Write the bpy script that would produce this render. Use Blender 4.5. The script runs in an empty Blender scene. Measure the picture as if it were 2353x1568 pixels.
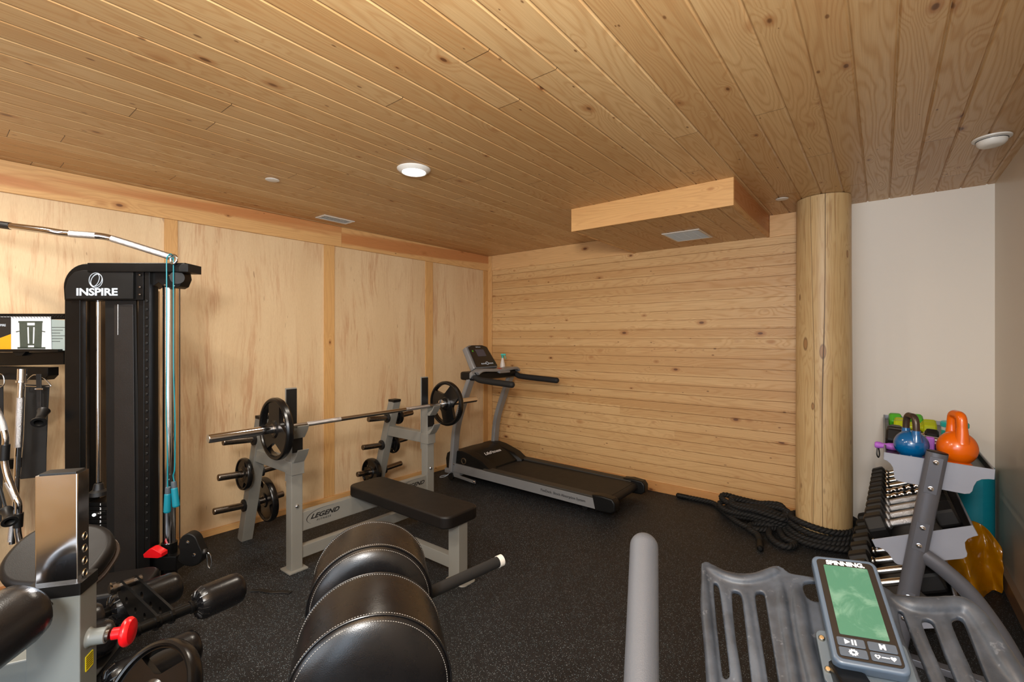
import bpy, bmesh, math, random
from mathutils import Vector, Matrix, Quaternion
R = math.radians
SC = bpy.context.scene
COL = SC.collection

# ------------------------------------------------------------------ camera, world, light, exposure
CAM_H, FPX, CX, CY = 1.435, 1075.0, 1176.5, 779.0
YAW = R(38.34)
CS, SN = math.cos(YAW), math.sin(YAW)
cam_d = bpy.data.cameras.new('camera'); cam = bpy.data.objects.new('camera', cam_d); COL.objects.link(cam)
cam.location = (0, 0, CAM_H); cam.rotation_euler = (R(90), 0, YAW)
cam_d.sensor_width = 36; cam_d.lens = 36 * FPX / 2353; cam_d.shift_y = -5 / 2353; cam_d.clip_start = 0.02
SC.camera = cam
SC.view_settings.view_transform = 'Standard'; SC.view_settings.look = 'None'
SC.view_settings.gamma = 1; SC.view_settings.use_curve_mapping = False
SC.view_settings.exposure = 0.0
w = bpy.data.worlds.new('world'); SC.world = w; w.use_nodes = True
w.node_tree.nodes['Background'].inputs[0].default_value = (0.75, 0.85, 1, 1)
w.node_tree.nodes['Background'].inputs[1].default_value = 0.3

def cw(x, y, z=0.0):            # camera-aligned ground coordinates (x right, y ahead) to the room's
    return Vector((x * CS - y * SN, x * SN + y * CS, z))
def area(name, loc, target, sx, sy, power, color, spread=180):
    d = bpy.data.lights.new(name, 'AREA'); d.shape = 'RECTANGLE'; d.size = sx; d.size_y = sy
    d.energy = power; d.color = color; d.spread = R(spread)
    o = bpy.data.objects.new(name, d); COL.objects.link(o); o.location = loc
    o.rotation_euler = (Vector(target) - Vector(loc)).to_track_quat('-Z', 'Y').to_euler()
    return o
# photographer's flash beside the camera, aimed a little up so the ceiling throws it back
area('flash_lamp', cw(-0.25, -0.55, 2.02), cw(-0.5, 3.0, 1.95), 0.40, 0.30, 62, (1, 0.97, 0.93))
area('flash_bounce', cw(-0.15, -0.1, 1.80), cw(-0.35, 0.9, 3.0), 0.25, 0.25, 26, (1, 0.96, 0.90), 130)
# daylight from the window wall behind the camera
area('window_daylight', (-0.9, -2.45, 1.45), (-0.9, 2.0, 1.2), 2.4, 1.5, 62, (0.72, 0.86, 1.0))
area('side_window_daylight', (0.55, -1.25, 1.15), (-2.0, -1.1, 1.10), 1.5, 1.9, 40, (0.58, 0.78, 1.0))
# the room's other recessed ceiling lamps, behind and beside the camera
for lx, ly in ((-1.7, 0.2), (-3.0, -0.3), (-0.4, -1.6)):
    area('recessed_lamp', (lx, ly, 2.42), (lx, ly, 0), 0.16, 0.16, 26, (1, 0.93, 0.82))

# ------------------------------------------------------------------ pixel helpers (2353 x 1568 frame)
def P(px, py, Y):
    return cw((px - CX) / FPX * Y, Y, CAM_H - (py - CY) * Y / FPX)
def Fz(px, py, z=0.0):          # where the sight line meets the height z
    Y = (CAM_H - z) * FPX / (py - CY); return P(px, py, Y)
def Py(px, py, y):              # where it meets the plane y = const of the room
    r = (px - CX) / FPX; return P(px, py, y / (SN * r + CS))
def Px(px, py, x):              # where it meets the plane x = const of the room
    r = (px - CX) / FPX; return P(px, py, x / (CS * r - SN))

def lin(c):
    return tuple((v / 255 / 12.92) if v <= 10 else ((v / 255 + 0.055) / 1.055) ** 2.4 for v in c) + (1.0,)

# ------------------------------------------------------------------ material toolkit
class NT:
    def __init__(s, name):
        s.m = bpy.data.materials.new(name); s.m.use_nodes = True; s.t = s.m.node_tree
        s.b = s.t.nodes['Principled BSDF']; s.out = s.t.nodes['Material Output']
    def n(s, kind, **k):
        o = s.t.nodes.new(kind)
        for a, v in k.items(): setattr(o, a, v)
        return o
    def put(s, sock, v):
        if v is None: return
        if isinstance(v, bpy.types.NodeSocket): s.t.links.new(v, sock)
        else:
            try: sock.default_value = v
            except Exception: sock.default_value = tuple(v)[:3]
    def ma(s, op, a, b=None, c=None, clamp=False):
        o = s.n('ShaderNodeMath', operation=op, use_clamp=clamp)
        for i, v in enumerate((a, b, c)): s.put(o.inputs[i], v)
        return o.outputs[0]
    def comb(s, x, y, z=0.0):
        o = s.n('ShaderNodeCombineXYZ')
        for i, v in enumerate((x, y, z)): s.put(o.inputs[i], v)
        return o.outputs[0]
    def coords(s):
        tc = s.n('ShaderNodeTexCoord'); sp = s.n('ShaderNodeSeparateXYZ'); s.t.links.new(tc.outputs['Object'], sp.inputs[0])
        return tc.outputs['Object'], sp.outputs
    def noise(s, vec, scale, detail=2.0, rough=0.5, dist=0.0):
        o = s.n('ShaderNodeTexNoise'); s.put(o.inputs['Vector'], vec); o.inputs['Scale'].default_value = scale
        o.inputs['Detail'].default_value = detail; o.inputs['Roughness'].default_value = rough; o.inputs['Distortion'].default_value = dist
        return o.outputs['Fac']
    def white(s, vec):
        o = s.n('ShaderNodeTexWhiteNoise', noise_dimensions='3D'); s.put(o.inputs['Vector'], vec); return o.outputs['Value'], o.outputs['Color']
    def vor(s, vec, scale, rand=1.0, feature='F1'):
        o = s.n('ShaderNodeTexVoronoi', feature=feature); s.put(o.inputs['Vector'], vec); o.inputs['Scale'].default_value = scale
        o.inputs['Randomness'].default_value = rand
        return o.outputs['Distance'], o.outputs['Color']
    def smooth(s, v, a, b, lo=0.0, hi=1.0):
        o = s.n('ShaderNodeMapRange', interpolation_type='SMOOTHSTEP'); s.put(o.inputs[0], v)
        for i, q in enumerate((a, b, lo, hi)): o.inputs[i + 1].default_value = q
        return o.outputs[0]
    def mix(s, f, a, b, mode='MIX'):
        o = s.n('ShaderNodeMix', data_type='RGBA', blend_type=mode); s.put(o.inputs[0], f); s.put(o.inputs[6], a); s.put(o.inputs[7], b)
        return o.outputs[2]
    def sepc(s, c):
        o = s.n('ShaderNodeSeparateColor'); s.put(o.inputs[0], c); return o.outputs
    def bump(s, h, strength, distance):
        o = s.n('ShaderNodeBump'); o.inputs['Strength'].default_value = strength; o.inputs['Distance'].default_value = distance
        s.put(o.inputs['Height'], h); s.t.links.new(o.outputs[0], s.b.inputs['Normal'])
    def set(s, **k):
        for a, v in k.items(): s.put(s.b.inputs[a.replace('_', ' ')], v)
        return s

def simple(name, rgb, rough=0.5, metal=0.0, var=0.08, vscale=12, bump=0.0, bscale=200, coat=0.0, spec=None):
    t = NT(name); v, _ = t.coords(); base = lin(rgb)
    nz = t.noise(v, vscale, 3)
    a = tuple(c * (1 - var) for c in base[:3]) + (1,); b = tuple(min(1, c * (1 + var)) for c in base[:3]) + (1,)
    t.set(Base_Color=t.mix(nz, a, b), Metallic=metal, Roughness=t.ma('ADD', t.ma('MULTIPLY', nz, 0.1), rough - 0.05))
    if coat: t.set(Coat_Weight=coat, Coat_Roughness=0.1)
    if spec is not None: t.put(t.b.inputs['Specular IOR Level'], spec)
    if bump: t.bump(t.noise(v, bscale, 2), bump, 0.001)
    return t.m

def wood(name, ua, va, w=None, off=0.0, seg=2.4, pal=((226, 190, 134), (205, 160, 100)), knot=1.0, ring=1.0, rough=0.38, seed=0.0, joint=True, red=0.25, heart=0.0):
    """pine planks: u runs along the grain, v across; w is the plank width (None = one board)"""
    t = NT(name); vec, xyz = t.coords(); u, v = xyz[ua], xyz[va]
    if w:
        q = t.ma('DIVIDE', t.ma('SUBTRACT', v, off), w); bid = t.ma('FLOOR', q)
        r1, _ = t.white(t.comb(bid, 3.7 + seed, 1.1))
        us = t.ma('ADD', t.ma('DIVIDE', u, seg), t.ma('MULTIPLY', r1, 9.0)); sid = t.ma('FLOOR', us)
        rv, rc = t.white(t.comb(bid, sid, seed)); r = t.sepc(rc)
        jf = t.ma('FRACT', us); jd = t.ma('MULTIPLY', t.ma('MINIMUM', jf, t.ma('SUBTRACT', 1.0, jf)), seg)
    else:
        rc = t.n('ShaderNodeObjectInfo'); rnd = rc.outputs['Random']
        rv, c2 = t.white(t.comb(rnd, seed, 0.3)); r = t.sepc(c2); jd = None
    uo = t.ma('ADD', u, t.ma('MULTIPLY', r[0], 40.0)); vo = t.ma('ADD', v, t.ma('MULTIPLY', r[1], 13.0))
    kd, kc = t.vor(t.comb(t.ma('MULTIPLY', uo, 4.2), t.ma('MULTIPLY', vo, 8.3), 0.0), 1.0)
    ks = t.sepc(kc)
    kd2 = t.ma('ADD', kd, t.ma('MULTIPLY', t.ma('GREATER_THAN', ks[0], 0.5 * knot), 1.0))
    kr = t.ma('ADD', 0.035, t.ma('MULTIPLY', ks[1], 0.085))          # knot radius in cell units
    rel = t.ma('DIVIDE', kd2, kr)
    near = t.smooth(rel, 5.5, 0.6)
    sd, sc3 = t.vor(t.comb(t.ma('MULTIPLY', uo, 9.0), t.ma('MULTIPLY', vo, 19.0), 4.0), 1.0); s3 = t.sepc(sc3)
    srel = t.ma('DIVIDE', t.ma('ADD', sd, t.ma('GREATER_THAN', s3[0], 0.34 * knot)), t.ma('ADD', 0.05, t.ma('MULTIPLY', s3[1], 0.09)))
    F = t.noise(t.comb(t.ma('MULTIPLY', uo, 0.55), t.ma('MULTIPLY', vo, 5.2), 0.0), 1.0, 2.2, 0.45)
    F = t.ma('ADD', F, t.ma('MULTIPLY', near, 0.07))
    rings = t.ma('ADD', 0.5, t.ma('MULTIPLY', t.ma('SINE', t.ma('MULTIPLY', F, 190.0)), 0.5))
    rings = t.ma('POWER', rings, 2.5)
    fib = t.noise(t.comb(t.ma('MULTIPLY', uo, 5.0), t.ma('MULTIPLY', vo, 240.0), 0.0), 1.0, 2, 0.6)
    low = t.noise(t.comb(t.ma('MULTIPLY', uo, 0.9), t.ma('MULTIPLY', vo, 6.0), 0.0), 1.0, 3, 0.5)
    c = t.mix(r[2], lin(pal[0]), lin(pal[1]))
    c = t.mix(t.smooth(low, 0.45, 0.8, 0, 0.5 * red * 2), c, lin((196, 138, 84)))
    if heart:
        hn = t.noise(t.comb(t.ma('MULTIPLY', uo, 0.35), t.ma('MULTIPLY', vo, 7.0), 21.0), 1.0, 2.0, 0.4)
        c = t.mix(t.smooth(hn, 0.50, 0.60, 0, 0.8 * heart), c, lin((186, 116, 66)))
    c = t.mix(t.ma('MULTIPLY', rings, 0.34 * ring), c, lin((172, 118, 62)))
    c = t.mix(t.smooth(fib, 0.3, 0.8, 0.0, 0.25), c, lin((150, 102, 56)))
    c = t.mix(t.smooth(rel, 2.3, 1.0, 0, 0.55), c, lin((158, 98, 48)))
    c = t.mix(t.smooth(rel, 1.05, 0.6, 0, 0.85), c, lin((92, 52, 28)))
    c = t.mix(t.smooth(srel, 1.1, 0.5, 0, 0.8), c, lin((104, 64, 34)))
    if jd is not None and joint: c = t.mix(t.smooth(jd, 0.0022, 0.0008), c, lin((70, 44, 22)))
    t.set(Base_Color=c, Roughness=t.ma('ADD', rough, t.ma('MULTIPLY', rings, 0.12)))
    h = t.ma('ADD', t.ma('MULTIPLY', rings, -0.2), t.ma('ADD', t.ma('MULTIPLY', fib, 0.2), t.ma('MULTIPLY', t.smooth(rel, 3.0, 0.0), 1.2)))
    t.bump(h, 0.35, 0.0012)
    return t.m

def plywood():
    t = NT('plywood'); vec, xyz = t.coords()
    pid = t.ma('FLOOR', t.ma('DIVIDE', t.ma('ADD', xyz[1], 0.5), 1.22))
    r, rc = t.white(t.comb(pid, 2.0, 5.0))
    u = t.ma('ADD', xyz[2], t.ma('MULTIPLY', r, 31)); v = t.ma('ADD', xyz[1], t.ma('MULTIPLY', r, 17))
    F = t.noise(t.comb(t.ma('MULTIPLY', u, 0.9), t.ma('MULTIPLY', v, 3.2), 0.0), 1.0, 3, 0.55, 0.35)
    wv = t.noise(t.comb(t.ma('MULTIPLY', u, 1.1), t.ma('MULTIPLY', v, 2.0), 5.0), 1.0, 2, 0.5)
    vw = t.ma('ADD', v, t.ma('MULTIPLY', wv, 0.16))
    streak = t.ma('ADD', t.ma('MULTIPLY', t.noise(t.comb(t.ma('MULTIPLY', u, 1.3), t.ma('MULTIPLY', vw, 13), 3.0), 1.0, 5, 0.66, 0.25), 0.62), t.ma('MULTIPLY', t.noise(t.comb(t.ma('MULTIPLY', u, 5.0), t.ma('MULTIPLY', vw, 70), 6.0), 1.0, 2, 0.6), 0.38))
    dash = t.noise(t.comb(t.ma('MULTIPLY', u, 10), t.ma('MULTIPLY', vw, 95), 8.0), 1.0, 1, 0.5, 0.2)
    patch = t.noise(t.comb(t.ma('MULTIPLY', u, 1.3), t.ma('MULTIPLY', v, 2.6), 12.0), 1.0, 2, 0.5)
    fine = t.noise(t.comb(t.ma('MULTIPLY', u, 30), t.ma('MULTIPLY', v, 420), 0.0), 1.0, 2, 0.6)
    c = t.mix(F, lin((228, 203, 164)), lin((206, 174, 132)))
    c = t.mix(t.ma('MULTIPLY', t.smooth(streak, 0.46, 0.64), t.smooth(patch, 0.40, 0.64, 0.12, 0.66)), c, lin((184, 132, 94)))
    c = t.mix(t.ma('MULTIPLY', t.smooth(dash, 0.745, 0.80), 0.6), c, lin((112, 72, 48)))
    c = t.mix(t.smooth(fine, 0.35, 0.75, 0, 0.16), c, lin((150, 106, 66)))
    t.set(Base_Color=c, Roughness=0.5); t.bump(fine, 0.15, 0.0006)
    return t.m

def rubber_floor():
    t = NT('speckled_rubber'); vec, xyz = t.coords()
    d1, c1 = t.vor(vec, 260); s1 = t.sepc(c1); d2, c2 = t.vor(vec, 520); s2 = t.sepc(c2)
    m1 = t.ma('MULTIPLY', t.smooth(d1, 0.36, 0.28), t.ma('GREATER_THAN', s1[0], 0.80))
    m2 = t.ma('MULTIPLY', t.smooth(d2, 0.45, 0.3), t.ma('GREATER_THAN', s2[0], 0.72))
    big = t.noise(vec, 1.7, 3); fine = t.noise(vec, 350, 2)
    c = t.mix(big, lin((15, 15, 17)), lin((24, 24, 25)))
    c = t.mix(t.ma('MULTIPLY', m2, 0.7), c, lin((88, 88, 92)))
    c = t.mix(m1, c, t.mix(s1[1], lin((104, 134, 146)), lin((168, 172, 176))))
    t.set(Base_Color=c, Roughness=0.58); t.put(t.b.inputs['Specular IOR Level'], 0.35); t.bump(fine, 0.35, 0.0012)
    return t.m

MAT = {}
MAT['ceiling'] = wood('ceiling_pine', 1, 0, 0.12344, 0.5347, 3.1, pal=((214, 180, 130), (188, 148, 98)), knot=1.1, rough=0.33)
MAT['wallwood'] = wood('wall_pine', 0, 2, 0.0848, 0.0110, 14.0, pal=((220, 182, 128), (198, 154, 100)), knot=1.4, joint=False, rough=0.45, ring=0.8, seed=4.0)
MAT['pine_x'] = wood('pine_board_x', 0, 2, pal=((226, 182, 126), (216, 168, 108)), knot=0.55, ring=0.6, rough=0.45)
MAT['pine_y'] = wood('pine_board_y', 1, 2, pal=((224, 182, 126), (214, 166, 106)), knot=0.9, ring=0.7, rough=0.42, seed=2, heart=1.0)
MAT['pine_base'] = wood('pine_baseboard', 0, 2, pal=((204, 152, 96), (196, 142, 86)), knot=0.7, ring=0.6, rough=0.45, seed=7)
MAT['pine_z'] = wood('pine_board_z', 2, 1, pal=((214, 168, 108), (206, 158, 98)), knot=0.6, ring=0.6, rough=0.45, seed=3)
MAT['pine_zx'] = wood('pine_board_zx', 2, 0, pal=((222, 176, 116), (214, 166, 104)), knot=0.6, ring=0.6, rough=0.45, seed=5)
MAT['plywood'] = plywood()
MAT['rubber_floor'] = rubber_floor()
MAT['white_paint'] = simple('warm_white_paint', (238, 232, 222), 0.75, var=0.03, vscale=1.5, bump=0.2, bscale=160)
MAT['grey_paint'] = simple('greige_paint', (206, 194, 176), 0.36, var=0.04, vscale=1.2, bump=0.15, bscale=160)

# ------------------------------------------------------------------ mesh toolkit
def basis(d, up=None):
    d = Vector(d).normalized(); up = Vector(up) if up is not None else Vector((0, 0, 1))
    if abs(d.dot(up.normalized())) > 0.999: up = Vector((1, 0, 0)) if abs(d.x) < 0.9 else Vector((0, 1, 0))
    a = up.cross(d).normalized(); b = d.cross(a).normalized()
    return a, b, d
def frame(origin, x, y, z):
    m = Matrix.Identity(4)
    for i in range(3): m[i][0] = x[i]; m[i][1] = y[i]; m[i][2] = z[i]; m[i][3] = origin[i]
    return m
def catmull(pts, n=8, closed=False):
    pts = [Vector(p) for p in pts]; out = []; N = len(pts)
    rng = range(N) if closed else range(N - 1)
    for i in rng:
        if closed: a, b, c, d = pts[(i - 1) % N], pts[i], pts[(i + 1) % N], pts[(i + 2) % N]
        else: a, b, c, d = pts[max(i - 1, 0)], pts[i], pts[i + 1], pts[min(i + 2, N - 1)]
        for k in range(n):
            t = k / n
            out.append(0.5 * ((2 * b) + (c - a) * t + (2 * a - 5 * b + 4 * c - d) * t * t + (3 * b - a - 3 * c + d) * t ** 3))
    if not closed: out.append(pts[-1])
    return out
def rrect(w, h, r, n=5, cx=0.0, cy=0.0):
    o = []
    for (sx, sy, a0) in ((1, 1, 0), (-1, 1, 90), (-1, -1, 180), (1, -1, 270)):
        for k in range(n + 1):
            a = R(a0 + 90 * k / n); o.append((cx + sx * (w / 2 - r) + r * math.cos(a), cy + sy * (h / 2 - r) + r * math.sin(a)))
    return o
def circ(r, n=24, cx=0.0, cy=0.0):
    return [(cx + r * math.cos(2 * math.pi * k / n), cy + r * math.sin(2 * math.pi * k / n)) for k in range(n)]

class MB:
    """collects shapes and links them as one mesh object"""
    def __init__(s): s.v = []; s.f = []; s.T = None
    def add(s, vs, fs, M=None):
        n = len(s.v)
        for p in vs:
            p = Vector(p)
            if M is not None: p = M @ p
            s.v.append(p)
        s.f += [tuple(n + i for i in f) for f in fs]
        return s
    def box(s, c, size, M=None, bevel=0.0, seg=2):
        bm = bmesh.new(); bmesh.ops.create_cube(bm, size=1.0)
        for v in bm.verts: v.co = Vector((v.co.x * size[0], v.co.y * size[1], v.co.z * size[2])) + Vector(c)
        if bevel > 0:
            bmesh.ops.bevel(bm, geom=list(bm.edges), offset=min(bevel, min(size) * 0.45), segments=seg, affect='EDGES', profile=0.5)
        bm.verts.index_update()
        s.add([v.co.copy() for v in bm.verts], [[v.index for v in f.verts] for f in bm.faces], M); bm.free(); return s
    def prism(s, poly, z0, z1, M=None, bevel=0.0, seg=3, holes=None, topscale=None):
        """extrude a closed 2D outline from z0 to z1"""
        bm = bmesh.new()
        if holes:
            es = []
            for pl in [poly] + holes:
                vs = [bm.verts.new((x, y, z0)) for x, y in pl]
                es += [bm.edges.new((vs[i], vs[(i + 1) % len(vs)])) for i in range(len(vs))]
            res = bmesh.ops.triangle_fill(bm, use_beauty=True, use_dissolve=False, edges=es)
            faces = [g for g in res['geom'] if isinstance(g, bmesh.types.BMFace)]
        else:
            faces = [bm.faces.new([bm.verts.new((x, y, z0)) for x, y in poly])]
        ex = bmesh.ops.extrude_face_region(bm, geom=faces, use_keep_orig=True)
        top = [g for g in ex['geom'] if isinstance(g, bmesh.types.BMVert)]
        for v in top: v.co.z = z1
        if topscale:
            for v in top: v.co.x *= topscale; v.co.y *= topscale
        bmesh.ops.recalc_face_normals(bm, faces=list(bm.faces))
        if bevel > 0:
            ts = set(top)
            if holes:
                e = [e for e in bm.edges if len(e.link_faces) == 2 and abs(e.link_faces[0].normal.dot(e.link_faces[1].normal)) < 0.2 and (abs(e.link_faces[0].normal.z) > .9 or abs(e.link_faces[1].normal.z) > .9)]
            else:
                e = [e for e in bm.edges if (e.verts[0] in ts) == (e.verts[1] in ts)]
            bmesh.ops.bevel(bm, geom=e, offset=bevel, segments=seg, affect='EDGES', profile=0.5)
        bm.verts.index_update()
        s.add([v.co.copy() for v in bm.verts], [[v.index for v in f.verts] for f in bm.faces], M); bm.free(); return s
    def sweep(s, pts, sect, up=None, closed=False, cap=True, scale=None, twist=None):
        """carry a 2D section along a path with a steady frame"""
        pts = [Vector(p) for p in pts]; N = len(pts); n = len(sect); vs = []
        def tang(i):
            if closed: return (pts[(i + 1) % N] - pts[(i - 1) % N]).normalized()
            return (pts[min(i + 1, N - 1)] - pts[max(i - 1, 0)]).normalized()
        d = tang(0); a, b, _ = basis(d, up); pd = d
        for i in range(N):
            d = tang(i)
            if up is not None: a, b, _ = basis(d, up)
            else:
                q = pd.rotation_difference(d); a = q @ a; b = q @ b; pd = d
            k = scale[i] if scale else 1.0; tw = twist[i] if twist else 0.0
            ct, st = math.cos(tw), math.sin(tw)
            for x, y in sect:
                xx, yy = x * ct - y * st, x * st + y * ct
                vs.append(pts[i] + a * (xx * k) + b * (yy * k))
        fs = []
        for i in range(N if closed else N - 1):
            j = (i + 1) % N
            for k in range(n): fs.append((i * n + k, i * n + (k + 1) % n, j * n + (k + 1) % n, j * n + k))
        if cap and not closed:
            fs.append(tuple(range(n - 1, -1, -1))); fs.append(tuple((N - 1) * n + k for k in range(n)))
        return s.add(vs, fs)
    def tube(s, pts, r, n=16, closed=False, cap=True, scale=None):
        return s.sweep(pts, circ(r, n), None, closed, cap, scale)
    def bar(s, a, b, w, h, up=(0, 0, 1), bevel=0.004):
        """straight rectangular tube; w sideways, h along up"""
        a, b = Vector(a), Vector(b); x, y, z = basis(b - a, up)
        M = frame(a, x, y, z); return s.prism(rrect(w, h, max(bevel, 1e-4), 2), 0, (b - a).length, M)
    def cyl(s, a, b, r, r2=None, n=24):
        r2 = r if r2 is None else r2; a, b = Vector(a), Vector(b)
        return s.sweep([a, b], circ(1, n), None, scale=[r, r2])
    def lathe(s, prof, a, d, n=32, M=None):
        """revolve (radius, distance) pairs about the axis through a along d"""
        x, y, z = basis(d); a = Vector(a); vs = []; fs = []; rings = []
        for r, h in prof:
            if r < 1e-6: vs.append(a + z * h); rings.append([len(vs) - 1])
            else:
                st = len(vs)
                for k in range(n):
                    t = 2 * math.pi * k / n; vs.append(a + z * h + x * (r * math.cos(t)) + y * (r * math.sin(t)))
                rings.append(list(range(st, st + n)))
        for A, B in zip(rings, rings[1:]):
            if len(A) == 1 and len(B) == 1: continue
            for k in range(n):
                k2 = (k + 1) % n
                if len(A) == 1: fs.append((A[0], B[k2], B[k]))
                elif len(B) == 1: fs.append((A[k], A[k2], B[0]))
                else: fs.append((A[k], A[k2], B[k2], B[k]))
        return s.add(vs, fs, M)
    def grid(s, fn, nu, nv, closed_u=False):
        vs = [fn(i, j) for i in range(nu) for j in range(nv)]; fs = []
        for i in range(nu if closed_u else nu - 1):
            for j in range(nv - 1):
                a = i * nv + j; b = ((i + 1) % nu) * nv + j; fs.append((a, b, b + 1, a + 1))
        return s.add(vs, fs)
    def build(s, name, mat, parent=None, local=False, angle=38, solid=0.0, subsurf=0, merge=False):
        me = bpy.data.meshes.new(name); inv = None
        if parent is not None and not local: inv = world_of(parent).inverted()
        vs = [(inv @ v if inv is not None else v) for v in s.v]
        me.from_pydata([tuple(v) for v in vs], [], s.f); me.validate(); me.update()
        bm = bmesh.new(); bm.from_mesh(me)
        if merge: bmesh.ops.remove_doubles(bm, verts=list(bm.verts), dist=1e-5)
        bmesh.ops.recalc_face_normals(bm, faces=list(bm.faces)); bm.to_mesh(me); bm.free()
        me.shade_smooth(); me.set_sharp_from_angle(angle=R(angle))
        me.materials.append(MAT[mat] if isinstance(mat, str) else mat)
        o = bpy.data.objects.new(name, me); COL.objects.link(o)
        if parent is not None: o.parent = parent
        if solid: md = o.modifiers.new('thickness', 'SOLIDIFY'); md.thickness = solid; md.offset = 0
        md = o.modifiers.new('flat_faces', 'WEIGHTED_NORMAL'); md.keep_sharp = True; md.weight = 60
        if subsurf: md = o.modifiers.new('smooth', 'SUBSURF'); md.levels = subsurf; md.render_levels = subsurf
        return o

def world_of(o):
    m = o.matrix_basis.copy()
    return world_of(o.parent) @ m if o.parent else m
def tag(o, label=None, cat=None, group=None, kind=None):
    if label: o['label'] = label
    if cat: o['category'] = cat
    if group: o['group'] = group
    if kind: o['kind'] = kind
    return o
def thing(name, label, cat, loc=(0, 0, 0), rz=0.0, group=None):
    o = bpy.data.objects.new(name, None); COL.objects.link(o); o.empty_display_size = 0.1
    o.location = loc; o.rotation_euler = (0, 0, rz); return tag(o, label, cat, group)
def struct(o): o['kind'] = 'structure'; return o
def children(o, al): return [c for c in al if c.parent == o]
def copy_tree(o, parent=None, al=None):
    al = al or list(COL.objects); c = o.copy(); COL.objects.link(c); c.parent = parent
    for ch in children(o, al): copy_tree(ch, c, al)
    return c
def text_mesh(name, s, size, M, mat, parent, bold=0.0, extrude=0.0003, shear=0.0, spacing=1.0, sx=1.0):
    cu = bpy.data.curves.new(name, 'FONT'); cu.body = s; cu.size = size; cu.align_x = 'CENTER'; cu.align_y = 'CENTER'
    cu.extrude = extrude; cu.offset = bold; cu.shear = shear; cu.space_character = spacing; cu.resolution_u = 3
    tmp = bpy.data.objects.new(name + '_t', cu); COL.objects.link(tmp)
    bpy.context.view_layer.update()
    me = bpy.data.meshes.new_from_object(tmp.evaluated_get(bpy.context.evaluated_depsgraph_get()))
    bpy.data.objects.remove(tmp); me.name = name
    T = M @ Matrix.Diagonal((sx, 1, 1, 1))
    if parent is not None: T = world_of(parent).inverted() @ T
    me.transform(T); me.materials.clear(); me.materials.append(MAT[mat] if isinstance(mat, str) else mat)
    o = bpy.data.objects.new(name, me); COL.objects.link(o); o.parent = parent
    return o

# ------------------------------------------------------------------ the room
XR, YB, ZC = 0.572, 4.300, 2.439
def xl(y): return -3.7725 - 0.0255 * (YB - y)          # left wall, a touch out of square
Y0 = -2.6
m = MB(); m.box((-1.6, 0.9, -0.05), (5.2, 7.2, 0.1)); struct(m.build('floor', 'rubber_floor'))

# tongue-and-groove ceiling: bevelled boards running away from the camera
m = MB(); W = 0.12344; g, dp = 0.0066, 0.0062
xs = []; k = 0
x = 0.5347 + 2 * W
prof = []
while x > -4.3: prof.append(x); x -= W
pts = []
for x in prof: pts += [(x + g, ZC), (x + 0.0008, ZC + dp), (x - 0.0008, ZC + dp), (x - g, ZC)]
vs = []
for (x, z) in pts: vs += [(x, Y0, z), (x, YB + 0.2, z)]
m.add(vs, [(2 * i, 2 * i + 1, 2 * i + 3, 2 * i + 2) for i in range(len(pts) - 1)])
m.add([(-4.4, Y0, ZC + .1), (1, Y0, ZC + .1), (1, YB + .2, ZC + .1), (-4.4, YB + .2, ZC + .1)], [(0, 1, 2, 3)])
struct(m.build('ceiling', 'ceiling', angle=20))

# back wall: horizontal boards with fine grooves, up to the log post
XP = -0.262
m = MB(); wv = 0.0848; z = 2.199; pts = [(2.30, 0.0), (2.262, 0.0)]
while z > 0.1: pts += [(z + 0.0022, 0.0), (z + 0.0010, 0.012), (z - 0.0010, 0.012), (z - 0.0022, 0.0)]; z -= wv
pts.append((0.0, 0.0)); vs = []
for (zz, d) in pts: vs += [(-3.9, YB + d, zz), (XP, YB + d, zz)]
m.add(vs, [(2 * i, 2 * i + 1, 2 * i + 3, 2 * i + 2) for i in range(len(pts) - 1)])
m.box(((-3.9 + XP) / 2, YB + 0.065, 1.2), (XP + 3.9, 0.1, 2.44))
struct(m.build('wall_back', 'wallwood', angle=20))
m = MB(); m.box(((XP + 0.9) / 2, YB + 0.055, 1.22), (0.9 - XP, 0.1, 2.46)); struct(m.build('wall_back_right', 'white_paint'))
m = MB(); m.box((XR + 0.05, 0.85, 1.22), (0.1, 7.1, 2.46)); struct(m.build('wall_right', 'grey_paint'))
m = MB(); m.box((-1.6, Y0 - 0.05, 1.22), (5.2, 0.1, 2.46)); struct(m.build('wall_front', 'wallwood'))
# left wall: plywood sheets
m = MB(); m.add([(xl(Y0) - .1, Y0, 0), (xl(Y0), Y0, 0), (xl(YB), YB + .05, 0), (xl(YB) - .1, YB + .05, 0), (xl(Y0) - .1, Y0, 2.46), (xl(Y0), Y0, 2.46), (xl(YB), YB + .05, 2.46), (xl(YB) - .1, YB + .05, 2.46)],
      [(0, 1, 2, 3), (4, 5, 6, 7), (0, 1, 5, 4), (1, 2, 6, 5), (2, 3, 7, 6), (3, 0, 4, 7)])
struct(m.build('wall_left', 'plywood', angle=20))
def lwall(px, py):                                     # sight line onto the left wall
    r = (px - CX) / FPX; dx, dy = CS * r - SN, SN * r + CS   # x = xl(y)
    Y = (-3.7725 - 0.0255 * YB) / (dx - 0.0255 * dy); return P(px, py, Y)
ang = math.atan(0.0255)
def lstrip(name, y0, y1, z0, z1, th, mat):
    m = MB(); a = [(xl(y0), y0), (xl(y0) + th, y0), (xl(y1) + th, y1), (xl(y1), y1)]
    m.prism([(p[0], p[1]) for p in a], z0, z1, bevel=0.0015, seg=1); return struct(m.build(name, mat, angle=20))
yj = lwall(782, 540).y
lstrip('trim_1', Y0, yj - 0.0008, 2.259, ZC - 0.001, 0.019, 'pine_y')
lstrip('trim_2', yj + 0.0008, YB - 0.001, 2.259, ZC - 0.001, 0.019, 'pine_y')
n = 3
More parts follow.
